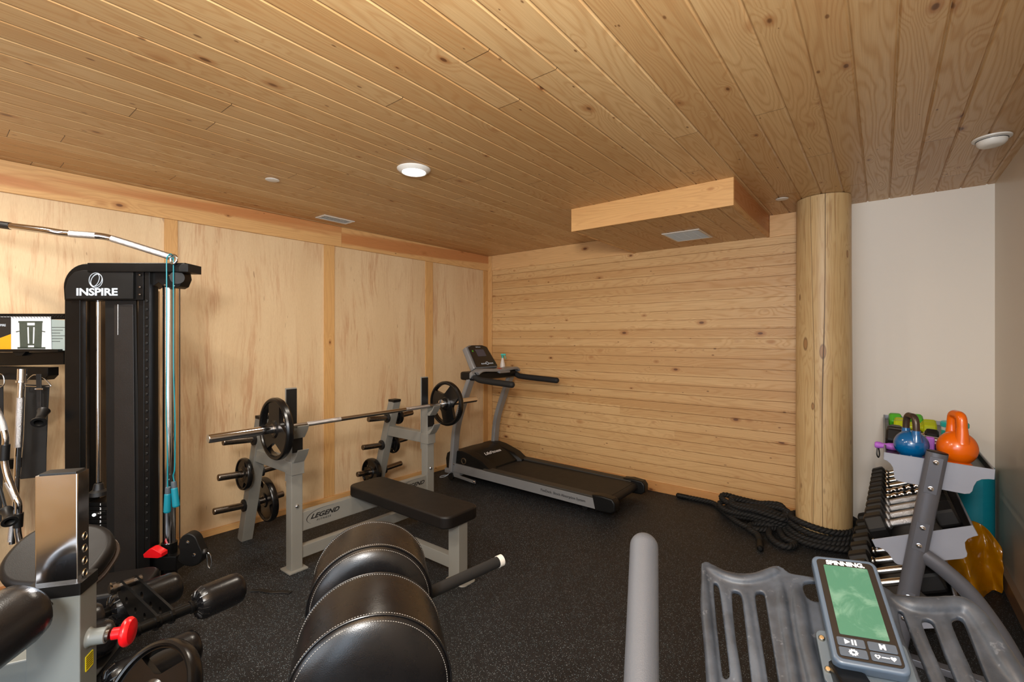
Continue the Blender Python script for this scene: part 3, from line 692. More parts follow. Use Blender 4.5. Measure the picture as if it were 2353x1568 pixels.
# ------------------------------------------------------------------ treadmill
TY0, TY1 = 3.365, 4.025
t_ = thing('treadmill', 'silver and black folding treadmill in the corner, against the board wall', 'treadmill', (-2.5, 3.70, 0))
yc = (TY0 + TY1) / 2
for s, y in ((-1, TY0 + 0.012), (1, TY1 - 0.012)):
    m = MB(); m.bar((-3.44, y, 0.125), (-1.72, y, 0.105), 0.024, 0.085, (0, 0, 1), 0.005); rail = m.build('side_rail', 'tread_silver', t_)
    m = MB(); yy = y - s * 0.035; m.bar((-3.02, yy, 0.168), (-1.76, yy, 0.155), 0.085, 0.022, (0, 0, 1), 0.007); m.build('foot_rail', 'tread_grip', t_)
    # rear end cap
    m = MB(); m.prism([(-0.05, -0.06), (0.09, -0.055), (0.125, -0.03), (0.125, 0.03), (0.10, 0.062), (0.0, 0.07), (-0.08, 0.062)], -0.06, 0.03 , frame(Vector((-1.76, y - s * 0.012, 0.113)), (1, 0, 0), (0, 0, 1), (0, s, 0)), bevel=0.014, seg=3)
    m.build('end_cap', 'black_plastic', t_)
    m = MB(); m.cyl((-1.95, y - s * 0.10, 0.028), (-1.95, y - s * 0.07, 0.028), 0.028, n=20); m.build('rear_foot', 'black_rubber', t_)
    # upright
    path = [(-3.445, y, 0.085), (-3.425, y, 0.25), (-3.385, y, 0.55), (-3.275, y, 0.845), (-3.18, y, 1.05), (-3.13, y, 1.10)]
    m = MB(); pp = catmull(path, 6); m.sweep(pp, rrect(0.048, 0.088, 0.012, 3), up=(0, 1, 0)); up_ = m.build('upright', 'tread_silver', t_)
    for (bx_, bz_) in ((-3.43, 0.24), (-3.445, 0.18), (-3.405, 0.165)):
        m = MB(); m.lathe([(0, .004), (.006, .0035), (.008, 0)], (bx_, y + s * 0.0245, bz_), (0, s, 0), 12); m.build('bolt', 'chrome', up_)
    # padded handle
    m = MB(); xe = -2.675 if s < 0 else -2.60; hp = catmull([(-3.17, y, 1.075), (-3.10, y, 1.045), (-3.02, y, 1.030), (xe, y, 1.012)], 6)
    sc = [1.0] * len(hp); hp += [Vector((xe + 0.015, y, 1.012)), Vector((xe + 0.025, y, 1.0115)), Vector((xe + 0.029, y, 1.0115))]; sc += [0.9, 0.6, 0.2]
    m.tube(hp, 0.030, 20, scale=sc); m.build('handle_grip', 'foam', t_)
m = MB(); m.box((-2.36, yc, 0.152), (1.26, TY1 - TY0 - 0.17, 0.010), bevel=0.003); m.build('running_belt', 'tread_belt', t_)
m = MB(); m.cyl((-1.735, TY0 + 0.07, 0.118), (-1.735, TY1 - 0.07, 0.118), 0.036, n=28); m.build('rear_roller', 'tread_belt', t_)
m = MB(); m.box((-2.4, yc, 0.115), (1.3, TY1 - TY0 - 0.06, 0.05), bevel=0.004); m.build('deck', 'black_plastic', t_)
# motor hood
prof = [(-3.545, 0.09), (-3.555, 0.20), (-3.54, 0.252), (-3.48, 0.285), (-3.33, 0.300), (-3.24, 0.288), (-3.10, 0.235), (-3.00, 0.172), (-2.99, 0.12), (-3.0, 0.10)]
m = MB(); ys = [(TY0 + 0.025, 0.93, 0), (TY0 + 0.03, 1, 0.045), (TY0 + 0.13, 1, 0.045), (TY0 + 0.15, 0.97, 0), (yc, 0.99, 0), (TY1 - 0.15, 0.97, 0), (TY1 - 0.13, 1, 0.045), (TY1 - 0.03, 1, 0.045), (TY1 - 0.025, 0.93, 0)]
vs = []
for (y, k, ex) in ys:
    for (x, z) in prof: vs.append((x + (ex if x > -3.2 else 0), y, 0.10 + (z - 0.10) * k))
n_ = len(prof); fs = [(i * n_ + j, i * n_ + (j + 1) % n_, (i + 1) * n_ + (j + 1) % n_, (i + 1) * n_ + j) for i in range(len(ys) - 1) for j in range(n_)]
fs += [tuple(range(n_)), tuple((len(ys) - 1) * n_ + j for j in range(n_))]
m.add(vs, fs); hood = m.build('motor_hood', 'black_plastic', t_, angle=30)
sl = Vector((0.14, 0, -0.053)).normalized(); nrm = Vector((0.053, 0, 0.14)).normalized()
Mt = frame(Vector((-3.165, yc - 0.02, 0.2585)) + nrm * 0.004, (0, 1, 0), -sl, nrm)
text_mesh('lettering', 'LifeFitness', 0.060, Mt, 'decal_white', hood, bold=0.0010, shear=0.35)
m = MB(); m.lathe([(0, 0.006), (0.018, 0.006), (0.026, 0.004), (0.028, 0)], (-3.30, TY0 + 0.026, 0.205), (0, -1, 0), 28); mm = m.build('side_cap', 'black_plastic', hood)
m = MB(); m.lathe([(0.024, 0.001), (0.026, 0.007), (0.030, 0.007), (0.032, 0.001)], (-3.30, TY0 + 0.026, 0.205), (0, -1, 0), 28); m.build('chrome_ring', 'brass', hood)
m = MB(); m.box((-3.45, yc, 0.075), (0.22, TY1 - TY0 - 0.01, 0.05), bevel=0.008); m.build('front_base', 'tread_silver', t_)
for y in (TY0, TY1):
    m = MB(); m.bar((-3.42, y, 0.05), (-3.12, y, 0.032), 0.015, 0.028, (0, 0, 1), 0.003); m.build('lift_arm', 'tread_silver', t_)
for y in (TY0 - 0.012, TY1 + 0.012):
    m = MB(); m.cyl((-3.44, y - 0.012, 0.034), (-3.44, y + 0.012, 0.034), 0.034, n=24); m.build('transport_wheel', 'black_rubber', t_)
m = MB(); m.lathe([(0, .006), (.008, .005), (.012, 0)], (-3.13, TY0 - 0.008, 0.034), (0, -1, 0), 14); m.build('bolt', 'chrome', t_)
rail0 = [o for o in COL.objects if o.name == 'side_rail'][0]
Mt = frame(Vector((-2.12, TY0 - 0.0008, 0.112)), (1, 0, -0.0116), (0, 0, 1), (0, -1, 0))
text_mesh('lettering', 'FlexDeck  Shock Absorption System', 0.030, Mt, 'decal_black', rail0, bold=0.0002)
# dash with cup holders, silver bezel
m = MB(); m.prism(rrect(0.225, 0.73, 0.08, 6), 1.025, 1.105, Matrix.Translation((-3.220, yc, 0)), bevel=0.018, seg=3, holes=None)
dash = m.build('dash_tray', 'black_plastic', t_)
m = MB(); m.sweep(catmull([(-3.13, TY0 + 0.012, 1.095), (-3.12, TY0 + 0.07, 1.122), (-3.11, TY0 + 0.2, 1.118), (-3.11, yc, 1.112), (-3.11, TY1 - 0.2, 1.118), (-3.12, TY1 - 0.07, 1.122), (-3.13, TY1 - 0.012, 1.095)], 6), rrect(0.125, 0.030, 0.012, 3), up=(0, 0, 1)); m.build('bezel', 'tread_silver', t_)
m = MB(); m.bar((-3.05, yc - 0.06, 1.10), (-3.05, yc + 0.10, 1.10), 0.05, 0.018, (0.3, 0, 1), 0.006); m.build('sensor_bar', 'tread_silver', t_)
m = MB(); m.lathe([(0, .006), (.018, .006), (.024, .002)], (-3.10, yc + 0.02, 1.127), (0, 0, 1), 20); m.build('stop_button', 'red', t_)
for y in (TY0 + 0.10,):
    m = MB(); m.lathe([(0.036, 0.0), (0.042, 0.004), (0.046, 0.0)], (-3.225, y, 1.105), (0, 0, 1), 28); m.lathe([(0, 0.0005), (0.038, 0.0005)], (-3.225, y, 1.105), (0, 0, 1), 28); m.build('cup_holder', 'black_rubber', dash)
# console head, tilted back towards the wall
ct = R(34); ux = Vector((0, 1, 0)); uv = Vector((-math.sin(ct), 0, math.cos(ct))); un = Vector((math.cos(ct), 0, math.sin(ct)))
c0 = Vector((-3.30, yc - 0.03, 1.245)); Mc = frame(c0, ux, uv, un)
m = MB(); m.prism([(-0.19, -0.13), (0.17, -0.13), (0.175, -0.10), (0.155, 0.13), (0.09, 0.155), (-0.10, 0.155), (-0.17, 0.13), (-0.195, -0.10)], -0.07, 0, Mc, bevel=0.018, seg=3); head = m.build('console_head', 'tread_silver', t_)
m = MB(); m.prism([(-0.165, -0.12), (0.165, -0.12), (0.142, 0.12), (0.08, 0.142), (-0.08, 0.142), (-0.145, 0.12)], 0, 0.008, Mc, bevel=0.003, seg=2); m.build('console_face', 'console_face', head)
m = MB(); m.prism(rrect(0.13, 0.085, 0.004), 0.008, 0.0095, Mc @ Matrix.Translation((0, 0.045, 0))); m.build('display', 'lcd', head)
m = MB(); m.lathe([(0.014, 0.008), (0.015, 0.012), (0.020, 0.012), (0.021, 0.008)], Mc @ Vector((0.02, -0.085, 0)), un, 24); m.build('dial_button', 'decal_silver', head)
for k in (-3, -2, -1, 1, 2, 3):
    m = MB(); m.prism(circ(0.0085, 14), 0.008, 0.011, Mc @ Matrix.Translation((0.02 + k * 0.024 + (0.012 if k > 0 else -0.012), -0.088, 0)))
    m.build('button', 'decal_silver', head)
m = MB(); m.prism(circ(0.010, 14), 0.008, 0.010, Mc @ Matrix.Translation((-0.11, 0.07, 0))); m.build('start_button', 'green', head)
text_mesh('lettering', 'LifeFitness', 0.018, Mc @ Matrix.Translation((0.0, 0.118, 0.0084)), 'decal_silver', head, bold=0.0004)
m = MB(); m.bar((-3.30, yc - 0.03, 1.09), (-3.30, yc - 0.03, 1.16), 0.16, 0.05, (1, 0, 0), 0.01); m.build('console_neck', 'black_plastic', t_)
m = MB(); m.tube(catmull([(-3.47, TY0 + 0.0, 0.06), (-3.52, TY0 - 0.03, 0.02), (-3.58, TY0 - 0.04, 0.006), (-3.60, TY0 + 0.02, 0.006), (-3.55, TY0 + 0.09, 0.006)], 8), 0.0035, 8); m.build('power_cord', 'decal_silver', t_)

# spray bottle standing on the dash
sp = Vector((-3.222, TY1 - 0.115, 1.105))
s_ = thing('spray_bottle', 'small frosted spray bottle with a teal trigger head standing on the treadmill dash', 'spray bottle', sp)
m = MB(); m.lathe([(0, 0), (0.027, 0), (0.029, 0.006), (0.028, 0.05), (0.019, 0.085), (0.0125, 0.115), (0.012, 0.128), (0, 0.128)], sp, (0, 0, 1), 28); m.build('bottle_body', 'bottle', s_)
m = MB(); m.cyl(sp + Vector((0, 0, 0.124)), sp + Vector((0, 0, 0.146)), 0.013, 0.012)
dv = Vector((0.80, 0.45, 0)).normalized()
m.bar(sp + Vector((0, 0, 0.158)) - dv * 0.018, sp + Vector((0, 0, 0.160)) + dv * 0.034, 0.017, 0.022, (0, 0, 1), 0.005)
m.bar(sp + dv * 0.024 + Vector((0, 0, 0.150)), sp + dv * 0.038 + Vector((0, 0, 0.112)), 0.010, 0.006, dv, 0.002); m.build('trigger_head', 'bottle_teal', s_)

# ------------------------------------------------------------------ leather half-round pads (foreground machine)
GA = YAW + math.atan2(0.2857, 0.958)
gx = Vector((math.cos(GA), math.sin(GA), 0)); gy = Vector((-math.sin(GA), math.cos(GA), 0))
G0 = cw(-0.417, 1.385, 0)
def Gp(x, y, z): return G0 + gx * x + gy * y + Vector((0, 0, z))
gh = thing('half_round_pad_bench', 'bench with two black half-round leather pads, chrome post and red knob, in the foreground', 'exercise bench', G0, GA)
PZ, PR = 0.594, 0.190
def dprof(r, n=40, drop=0.10):
    o = [(r, -drop)]
    for k in range(n + 1): a = math.pi * k / n; o.append((r * math.cos(a), r * math.sin(a)))
    o.append((-r, -drop)); return o
for y0, y1 in ((-0.297, -0.092), (0.090, 0.290)):
    Mf = frame(Gp(0, y0, PZ), gx, Vector((0, 0, 1)), gy)      # 2D plane x right, z up; thickness along gy
    m = MB(); e = 0.012; prof = []
    rings = [(0.02, -0.0345), (PR * 0.35, -0.0335), (PR - 0.095, -0.0315), (PR - 0.068, -0.0285), (PR - 0.046, -0.0240), (PR - 0.030, -0.0185), (PR - 0.018, -0.0125), (PR - 0.0085, -0.0060), (PR - 0.003, 0.0), (PR, 0.006), (PR + 0.0015, (y1 - y0) / 2), (PR, y1 - y0 - 0.006), (PR - 0.003, y1 - y0), (PR - 0.02, y1 - y0 + 0.004)]
    pol = [dprof(r) for r, _ in rings]; n_ = len(pol[0]); vs = []
    for (r, d), pl in zip(rings, pol):
        for (x, z) in pl: vs.append((x, z if z > -0.1 else -0.10 * r / PR, d))
    fs = [(i * n_ + j, i * n_ + (j + 1) % n_, (i + 1) * n_ + (j + 1) % n_, (i + 1) * n_ + j) for i in range(len(rings) - 1) for j in range(n_)]
    fs += [tuple(range(n_)), tuple((len(rings) - 1) * n_ + j for j in range(n_))]
    m.add(vs, fs, Mf); pad = m.build('half_round_pad', 'leather', gh, angle=50)
    m = MB()
    for dd in (0.0, y1 - y0):
        pts = [Mf @ Vector((PR * math.cos(a), PR * math.sin(a), dd)) for a in [math.pi * k / 48 for k in range(49)]]
        m.tube([Mf @ Vector((PR, -0.1, dd))] + pts + [Mf @ Vector((-PR, -0.1, dd))], 0.0022, 6)
    m.build('piping', 'leather', pad)
    m = MB(); N = 92
    for (rr, dd) in ((PR + 0.0005, 0.0075), (PR - 0.0105, -0.0082), (PR + 0.0005, y1 - y0 - 0.0075)):
        for k in range(N):
            a0 = math.pi * (k + 0.2) / N; a1 = math.pi * (k + 0.75) / N
            m.tube([Mf @ Vector((rr * math.cos(a0), rr * math.sin(a0), dd)), Mf @ Vector((rr * math.cos(a1), rr * math.sin(a1), dd))], 0.00042, 5)
    tag(m.build('stitching', 'thread', pad), 'pale stitching along the seams', kind='stuff')
# pad carriers and frame under the pads
m = MB(); m.bar(Gp(0, -0.33, 0.44), Gp(0, 0.33, 0.44), 0.06, 0.10, (0, 0, 1), 0.005); m.build('pad_carrier', 'machine_grey', gh)
m = MB(); m.bar(Gp(0, 0, 0.04), Gp(0, 0, 0.40), 0.07, 0.07, (1, 0, 0), 0.005); m.build('pad_post', 'machine_grey', gh)
m = MB(); m.bar(Gp(-0.95, 0, 0.045), Gp(0.45, 0, 0.045), 0.075, 0.06, (0, 0, 1), 0.005); m.build('base_beam', 'machine_grey', gh)
for x in (-0.70, 0.42):
    m = MB(); m.bar(Gp(x, -0.30, 0.025), Gp(x, 0.30, 0.025), 0.06, 0.05, (0, 0, 1), 0.005); m.build('base_foot', 'machine_grey', gh)
a = cw(-0.33, 1.63, 0.530); e = cw(-0.045, 1.862, 0.552)
m = MB(); m.bar(Gp(0.0, 0.22, 0.47), a + (e - a) * 0.05, 0.03, 0.03, (0, 0, 1), 0.004); m.tube([a, e], 0.0205, 20); hb = m.build('side_handle', 'foam', gh)
m = MB(); d = (e - a).normalized(); m.cyl(e - d * 0.016, e + d * 0.006, 0.0222, n=24); m.build('end_cap', 'plastic_white', hb)
# telescoping column: chrome inner post in a grey sleeve
cc = cw(-1.0209, 1.0, 0) + gx * 0.0377 + gy * 0.0225
m = MB(); m.bar(cc + Vector((0, 0, 0.05)), cc + Vector((0, 0, 0.884)), 0.095, 0.066, gy, 0.004); col = m.build('outer_column', 'machine_grey', gh)
m = MB(); m.bar(cc + Vector((0, 0, 0.88)), cc + Vector((0, 0, 0.905)), 0.099, 0.070, gy, 0.004); m.build('collar', 'black_plastic', col)
for xx in (-0.005, -0.033):
    m = MB(); m.lathe([(0, .0008), (.0045, .0008), (.005, 0)], cc - gy * 0.033 + gx * xx + Vector((0, 0, 0.868)), -gy, 14); m.build('bolt_hole', 'black_plastic', col)
m = MB(); m.bar(cc + Vector((0, 0, 0.86)), cc + Vector((0, 0, 1.140)), 0.0753, 0.045, gy, 0.003); inn = m.build('inner_post', 'chrome', gh)
m = MB(); m.box((0, 0, 0), (0.066, 0.036, 0.006), frame(cc + Vector((0, 0, 1.141)), gx, gy, Vector((0, 0, 1))), bevel=0.002); m.build('post_plug', 'black_plastic', inn)
for k in range(4):
    p = cc + gx * 0.0378 + gy * 0.004 + Vector((0, 0, 0.994 - k * 0.0275))
    m = MB(); m.lathe([(0.0065, 0.0002), (0.0072, 0.0016), (0.0085, 0.0016), (0.0092, 0.0)], p, gx, 24); m.build('hole_ring', 'chrome_brushed', inn)
    m = MB(); m.lathe([(0, 0.0004), (0.0068, 0.0004)], p, gx, 20); m.build('post_hole', 'black_plastic', inn)
p = cc + gx * 0.046 + Vector((0, 0, 0.767))
m = MB(); m.lathe([(0.023, 0), (0.0185, 0.004), (0.017, 0.009), (0.017, 0.034), (0.014, 0.035)], p, gx, 28); st = m.build('knob_sleeve', 'machine_grey', gh)
m = MB(); m.lathe([(0.011, 0.033), (0.013, 0.035), (0.013, 0.041), (0.008, 0.043), (0.006, 0.043), (0.006, 0.050)], p, gx, 24); m.build('pin', 'steel_dark', st)
m = MB(); m.lathe([(0.0, 0.046), (0.0125, 0.046), (0.0125, 0.064), (0.027, 0.067), (0.0305, 0.072), (0.0305, 0.077), (0.026, 0.083), (0.012, 0.086), (0, 0.086)], p, gx, 32); m.build('pull_knob', 'red', gh)
Ms = frame(cc + gx * 0.0482 + Vector((0, 0, 0.715)), gy, Vector((0, 0, 1)), gx)
m = MB(); m.prism(rrect(0.030, 0.034, 0.003), -0.0004, 0.0004, Ms); dc = m.build('warning_label', simple('warning_yellow', (228, 214, 10), 0.5), col)
m = MB()
for k in range(6): m.prism([(-0.012, -0.012 + k * 0.0048), (0.012, -0.012 + k * 0.0048), (0.012, -0.0104 + k * 0.0048), (-0.012, -0.0104 + k * 0.0048)], 0.0004, 0.0007, Ms)
m.build('label_lines', 'decal_black', dc)
# arm and roller pad left of the column
m = MB(); m.bar(cc + Vector((0, 0, 0.725)) - gx * 0.03, cc + Vector((0, 0, 0.70)) - gx * 0.42 - gy * 0.02, 0.05, 0.06, (0, 0, 1), 0.005); m.build('side_arm', 'machine_grey', gh)
a = P(-120, 1530, 0.80); e = P(72, 1392, 0.945); d = (e - a).normalized(); LN = (e - a).length
m = MB(); m.lathe([(0.0, 0), (0.05, 0.0), (0.060, 0.02), (0.062, LN - 0.04), (0.058, LN - 0.018), (0.045, LN - 0.004), (0.0, LN)], a, d, 36); rp = m.build('roller_pad', 'leather', gh)
x_, y_, z_ = basis(d)
m = MB(); sd = (x_ * 0.8 - y_ * 0.6).normalized(); sd = sd if sd.z < 0 else -sd
for k in range(60):
    t0 = 0.02 + (LN - 0.06) * k / 60; m.tube([a + d * t0 + sd * 0.0625, a + d * (t0 + 0.0028) + sd * 0.0625], 0.0006, 5)
tag(m.build('stitching', 'thread', rp), kind='stuff')
m = MB(); m.cyl(a - d * 0.02, a + d * 0.05, 0.018); m.bar(a, cc + Vector((0, 0, 0.70)) - gx * 0.40 - gy * 0.02, 0.04, 0.04, (0, 0, 1), 0.004); m.build('roller_axle', 'steel_dark', gh)

# ------------------------------------------------------------------ leg curl bench with rollers, behind the column
lo = P(330, 1400, 1.8); lo.z = 0
lc = thing('leg_curl_bench', 'black leg curl bench with foam rollers and holed brackets, behind the chrome post', 'exercise bench', lo)
def roller(p0, p1, r, ends=0.02):
    p0, p1 = Vector(p0), Vector(p1); d = (p1 - p0).normalized(); l = (p1 - p0).length; m = MB()
    m.lathe([(0.0, 0), (r * 0.55, 0.0), (r * 0.86, 0.008), (r * 0.98, 0.022), (r, 0.04), (r, l - 0.035), (r * 0.94, l - 0.014), (r * 0.75, l - 0.003), (0.0, l)], p0, d, 36)
    rp = m.build('roller_pad', 'leather', lc)
    for k in range(14):
        a = 2 * math.pi * k / 14; x, y, z = basis(d); q = x * math.cos(a) + y * math.sin(a)
        if k == 0: mm = MB()
        mm.tube([p0 + q * r * 0.5 - d * 0.001, p0 + q * r * 0.8 + d * 0.004, p0 + q * r * 0.99 + d * 0.026], 0.0028, 5)
    mm.build('gathered_pleats', 'leather', rp)
    return d
A1 = P(556, 1347, 1.86); A0 = P(449, 1392, (CAM_H - A1.z) * FPX / 613.0); ax = (A1 - A0).normalized()
roller(A0, A1, 0.0585)
S0 = A0 - ax * 0.55
m = MB(); m.cyl(S0, A0 + ax * 0.02, 0.0185, n=24)
for q in (0.02, 0.12, 0.18, 0.26): m.lathe([(0.0185, 0), (0.0225, 0.002), (0.0225, 0.010), (0.0185, 0.012)], A0 - ax * q, ax, 24)
m.build('roller_shaft', 'black_metal', lc)
B1 = P(413, 1344, 2.05); B0 = B1 - ax * 0.24; roller(B0, B1, 0.063)
m = MB(); m.cyl(B0 - ax * 0.12, B0 + ax * 0.02, 0.0185, n=24); m.build('roller_shaft', 'black_metal', lc)
def on_shaft(px):                                              # point of shaft A seen at this pixel column
    r = (px - CX) / FPX; sx = ax.x * CS + ax.y * SN; sy = -ax.x * SN + ax.y * CS; ox = A0.x * CS + A0.y * SN; oy = -A0.x * SN + A0.y * CS
    return A0 + ax * ((r * oy - ox) / (sx - r * sy))
pa_ = on_shaft(358); r0 = P(277, 1347, 1.0) - cam.location
Yp = (pa_ - cam.location).dot(ax) / r0.dot(ax); pv = cam.location + r0 * Yp
gap_ = (on_shaft(394) - pa_).length
m = MB(); m.cyl(pv - ax * 0.035, pv + ax * (gap_ + 0.02), 0.017, n=24); m.lathe([(0.017, 0), (0.024, 0.002), (0.024, 0.014), (0.017, 0.016)], pv - ax * 0.03, ax, 24); m.build('pivot_shaft', 'steel_dark', lc)
for q in (0.0, gap_):                                          # two holed bracket plates
    p = pa_ + ax * q; qv = pv + ax * q; u = (qv - p); l = u.length; u.normalize(); v = ax.cross(u).normalized()
    if v.z > 0: v = -v
    Mb = frame(p, u, v, ax)
    poly = [(-0.024, -0.012), (-0.012, -0.026), (0.02, -0.028), (l, -0.022), (l + 0.022, -0.010), (l + 0.022, 0.012), (l + 0.005, 0.045), (l * 0.6, 0.075), (l * 0.3, 0.062), (-0.010, 0.026), (-0.024, 0.010)]
    holes = [circ(0.013, 18, l * 0.25, 0.014), circ(0.013, 18, l * 0.50, 0.028), circ(0.015, 18, l * 0.76, 0.026)]
    m = MB(); m.prism(poly, -0.004, 0.004, Mb, bevel=0.0, holes=holes); m.build('bracket_plate', 'black_metal', lc)
C1 = P(455, 1482, 1.62); C0 = C1 - ax * 0.25; roller(C0, C1, 0.060)
m = MB(); m.cyl(C0 - ax * 0.3, C0 + ax * 0.02, 0.0185, n=20); m.build('roller_shaft', 'black_metal', lc)
# swing arm, posts, seat
m = MB(); m.bar(C0 - ax * 0.1, A0 - ax * 0.22, 0.045, 0.05, ax, 0.004); m.build('swing_arm', 'black_metal', lc)
pb = B0 - ax * 0.2; m = MB(); m.bar((pb.x, pb.y, 0.02), (pb.x, pb.y, pb.z + 0.04), 0.06, 0.06, (1, 0, 0), 0.004); m.build('front_post', 'black_metal', lc)
sc_ = P(138, 1280, 1.72)
m = MB(); m.bar((sc_.x, sc_.y, 0.02), (sc_.x, sc_.y, sc_.z - 0.03), 0.06, 0.06, (1, 0, 0), 0.004); m.build('seat_post', 'black_metal', lc)
m = MB(); m.bar((pb.x, pb.y, 0.03), (sc_.x, sc_.y, 0.03), 0.07, 0.06, (0, 0, 1), 0.004); m.bar((pb.x, pb.y, 0.03), (C0.x, C0.y, 0.03), 0.07, 0.06, (0, 0, 1), 0.004); m.build('base_rail', 'black_metal', lc)
nrm = (Vector((0, 0, 1)) * 0.75 + cw(0.18, -0.55)).normalized(); sx_ = cw(1, 0.02).normalized(); sy_ = nrm.cross(sx_).normalized(); sx_ = sy_.cross(nrm).normalized()
m = MB(); m.prism(rrect(0.32, 0.25, 0.115, 9), -0.035, 0.030, frame(sc_, sx_, sy_, nrm), bevel=0.022, seg=4); m.build('seat_pad', 'leather_seat', lc)
m = MB(); m.prism(rrect(0.33, 0.22, 0.09, 8), -0.045, -0.035, frame(sc_, sx_, sy_, nrm)); m.build('seat_board', 'brown_metal', lc)
s2 = P(250, 1345, 2.10)
m = MB(); m.prism(rrect(0.34, 0.24, 0.06, 6), -0.05, 0.012, frame(s2, cw(1, 0.4).normalized(), cw(-0.4, 1).normalized(), Vector((0, 0, 1))), bevel=0.018, seg=3); m.build('thigh_pad', 'leather_seat', lc)
m = MB(); m.bar((s2.x, s2.y, 0.02), (s2.x, s2.y, s2.z - 0.045), 0.06, 0.06, (1, 0, 0), 0.004); m.bar((s2.x, s2.y, 0.03), (pb.x, pb.y, 0.03), 0.05, 0.05, (0, 0, 1), 0.004); m.build('pad_post', 'black_metal', lc)
k2 = P(236, 1415, 1.62); roller(k2 - ax * 0.25, k2, 0.055)
k3 = P(262, 1455, 1.50); roller(k3 - ax * 0.2, k3, 0.055)
# loaded plate at the bottom edge of the view
wp = P(345, 1618, 1.28); pn = (cw(-0.30, -0.80) + Vector((0, 0, 0.55))).normalized()
pl_ = plate(0.152, 0.045, pn, wp, 'black grip plate loaded low in the foreground, cut by the picture edge', 100, 'loose grip plates', hr=(0.40, 0.84), span=76, ridges=False)
m = MB(); m.cyl(wp - pn * 0.20, wp + pn * 0.09, 0.024, n=28); m.build('loading_peg', 'steel_dark', lc)
# strap on the floor
pts = [Fz(575, 1357, 0.004), Fz(600, 1357, 0.004), Fz(625, 1361, 0.004), Fz(650, 1360, 0.004), Fz(668, 1362, 0.004)]
m = MB(); m.sweep(catmull(pts, 6), rrect(0.028, 0.003, 0.001, 1), up=(0, 0, 1)); tag(m.build('strap', 'black_rubber'), 'short black strap lying flat on the rubber floor beside the foam rollers', 'strap')

# ------------------------------------------------------------------ functional trainer (faces the camera's side of the room)
tx, tz, tyv = cw(1, 0).normalized(), Vector((0, 0, 1)), cw(0, 1).normalized()
def mx(px, Y): return (px - CX) * Y / FPX
def mz(py, Y): return CAM_H - (py - CY) * Y / FPX
TF = frame(Vector((0, 0, 0)), tx, tz, -tyv)            # 2D plane: x across, y up; extrusion towards the camera
def poly_at(pts, Y): return [(mx(a, Y), mz(b, Y)) for a, b in pts]
def slab(m, pts, Y, Yb, bevel=0.0, seg=2, holes=None):
    """upright slab: outline measured at its front face Y, reaching back to Yb"""
    return m.prism(poly_at(pts, Y), -Yb, -Y, TF, bevel=bevel, seg=seg, holes=[poly_at(h, Y) for h in holes] if holes else None)
FT = thing('functional_trainer', 'tall black cable machine with round-shouldered tower and weight stack against the plywood wall', 'cable machine', cw(-2.0, 2.5), YAW)
Yf = 2.38
arc = [(145 + 52 * (1 - math.cos(R(a))), 660 - 54 * math.sin(R(a))) for a in range(0, 91, 10)]
m = MB(); slab(m, [(147, 690), (145, 660)] + arc[1:] + [(330, 606), (330, 690)], Yf, 2.47, 0.006); hd = m.build('header', 'black_metal', FT)
m = MB(); slab(m, [(151, 687), (149, 664), (156, 640), (170, 625), (190, 621), (306, 622), (306, 687)], Yf - 0.012, Yf, 0.003); hp = m.build('header_panel', 'black_plastic', FT)
m = MB(); slab(m, [(200, 604), (424, 604), (424, 625), (200, 625)], Yf - 0.02, Yf + 0.08, 0.004); ar = m.build('top_arm', 'black_metal', FT)
m = MB(); slab(m, [(410, 606), (432, 606), (432, 625), (410, 625)], Yf - 0.022, Yf + 0.082, 0.004); m.build('arm_end_cap', 'black_plastic', ar)
Tt = lambda px, py, Y, q=0.0: TF @ Matrix.Translation((mx(px, Y), mz(py, Y), -Y + q))
text_mesh('lettering', 'INSPIRE', 0.0505, Tt(222.5, 672, Yf - 0.012, 0.0004), 'decal_silver', hp, bold=0.0018, spacing=0.98, sx=1.27)
for (rx, ry, rot, dx) in ((0.034, 0.0375, 0, 0), (0.0245, 0.034, -38, 0.003), (0.0185, 0.034, -25, -0.004)):
    m = MB(); pts = []
    for k in range(40):
        a = 2 * math.pi * k / 40; x, y = rx * math.cos(a), ry * math.sin(a); c_, s_ = math.cos(R(rot)), math.sin(R(rot)); pts.append(Tt(220.5, 644.5, Yf - 0.012, 0.0006) @ Vector((x * c_ - y * s_ + dx, x * s_ + y * c_, 0)))
    m.tube(pts, 0.0017, 6, closed=True); m.build('emblem_ring', 'decal_silver', hp)
for (px, w_, Ya, Yb, mt, nm) in ((166, 36, Yf + 0.01, 2.425, 'black_metal', 'left_frame_post'), (203, 8, 2.5, 2.56, 'black_metal', 'back_post'), (324, 15, Yf + 0.02, 2.43, 'black_metal', 'right_frame_post')):
    m = MB(); slab(m, [(px - w_ / 2, 688), (px + w_ / 2, 688), (px + w_ / 2, 1380), (px - w_ / 2, 1380)], Ya, Yb, 0.004); m.build(nm, mt, FT)
m = MB(); slab(m, [(184, 690), (243, 690), (243, 1384), (184, 1384)], 2.585, 2.59); m.build('mesh_screen', 'smoke', FT)
m = MB(); slab(m, [(241, 690), (312, 690), (316, 900), (320, 1350), (246, 1350)], Yf + 0.03, Yf + 0.045, 0.002); m.build('front_shroud', 'black_plastic', FT)
m = MB(); slab(m, [(262, 700), (306, 700), (312, 1340), (262, 1340)], Yf + 0.024, Yf + 0.032, 0.003); m.build('mesh_insert', simple('fine_black_mesh', (21, 18, 16), 0.4, bump=0.5, bscale=350), FT)
def vrod(px, y0, y1, Y, r, nm, mt, par=None):
    m = MB(); m.cyl(P(px, y0, Y), P(px, y1, Y), r, n=24); return m.build(nm, mt, par or FT)
vrod(226, 692, 1112, 2.46, 0.0085, 'guide_rod', 'chrome')
vrod(271, 700, 770, Yf + 0.022, 0.0016, 'cable', 'chrome_brushed')
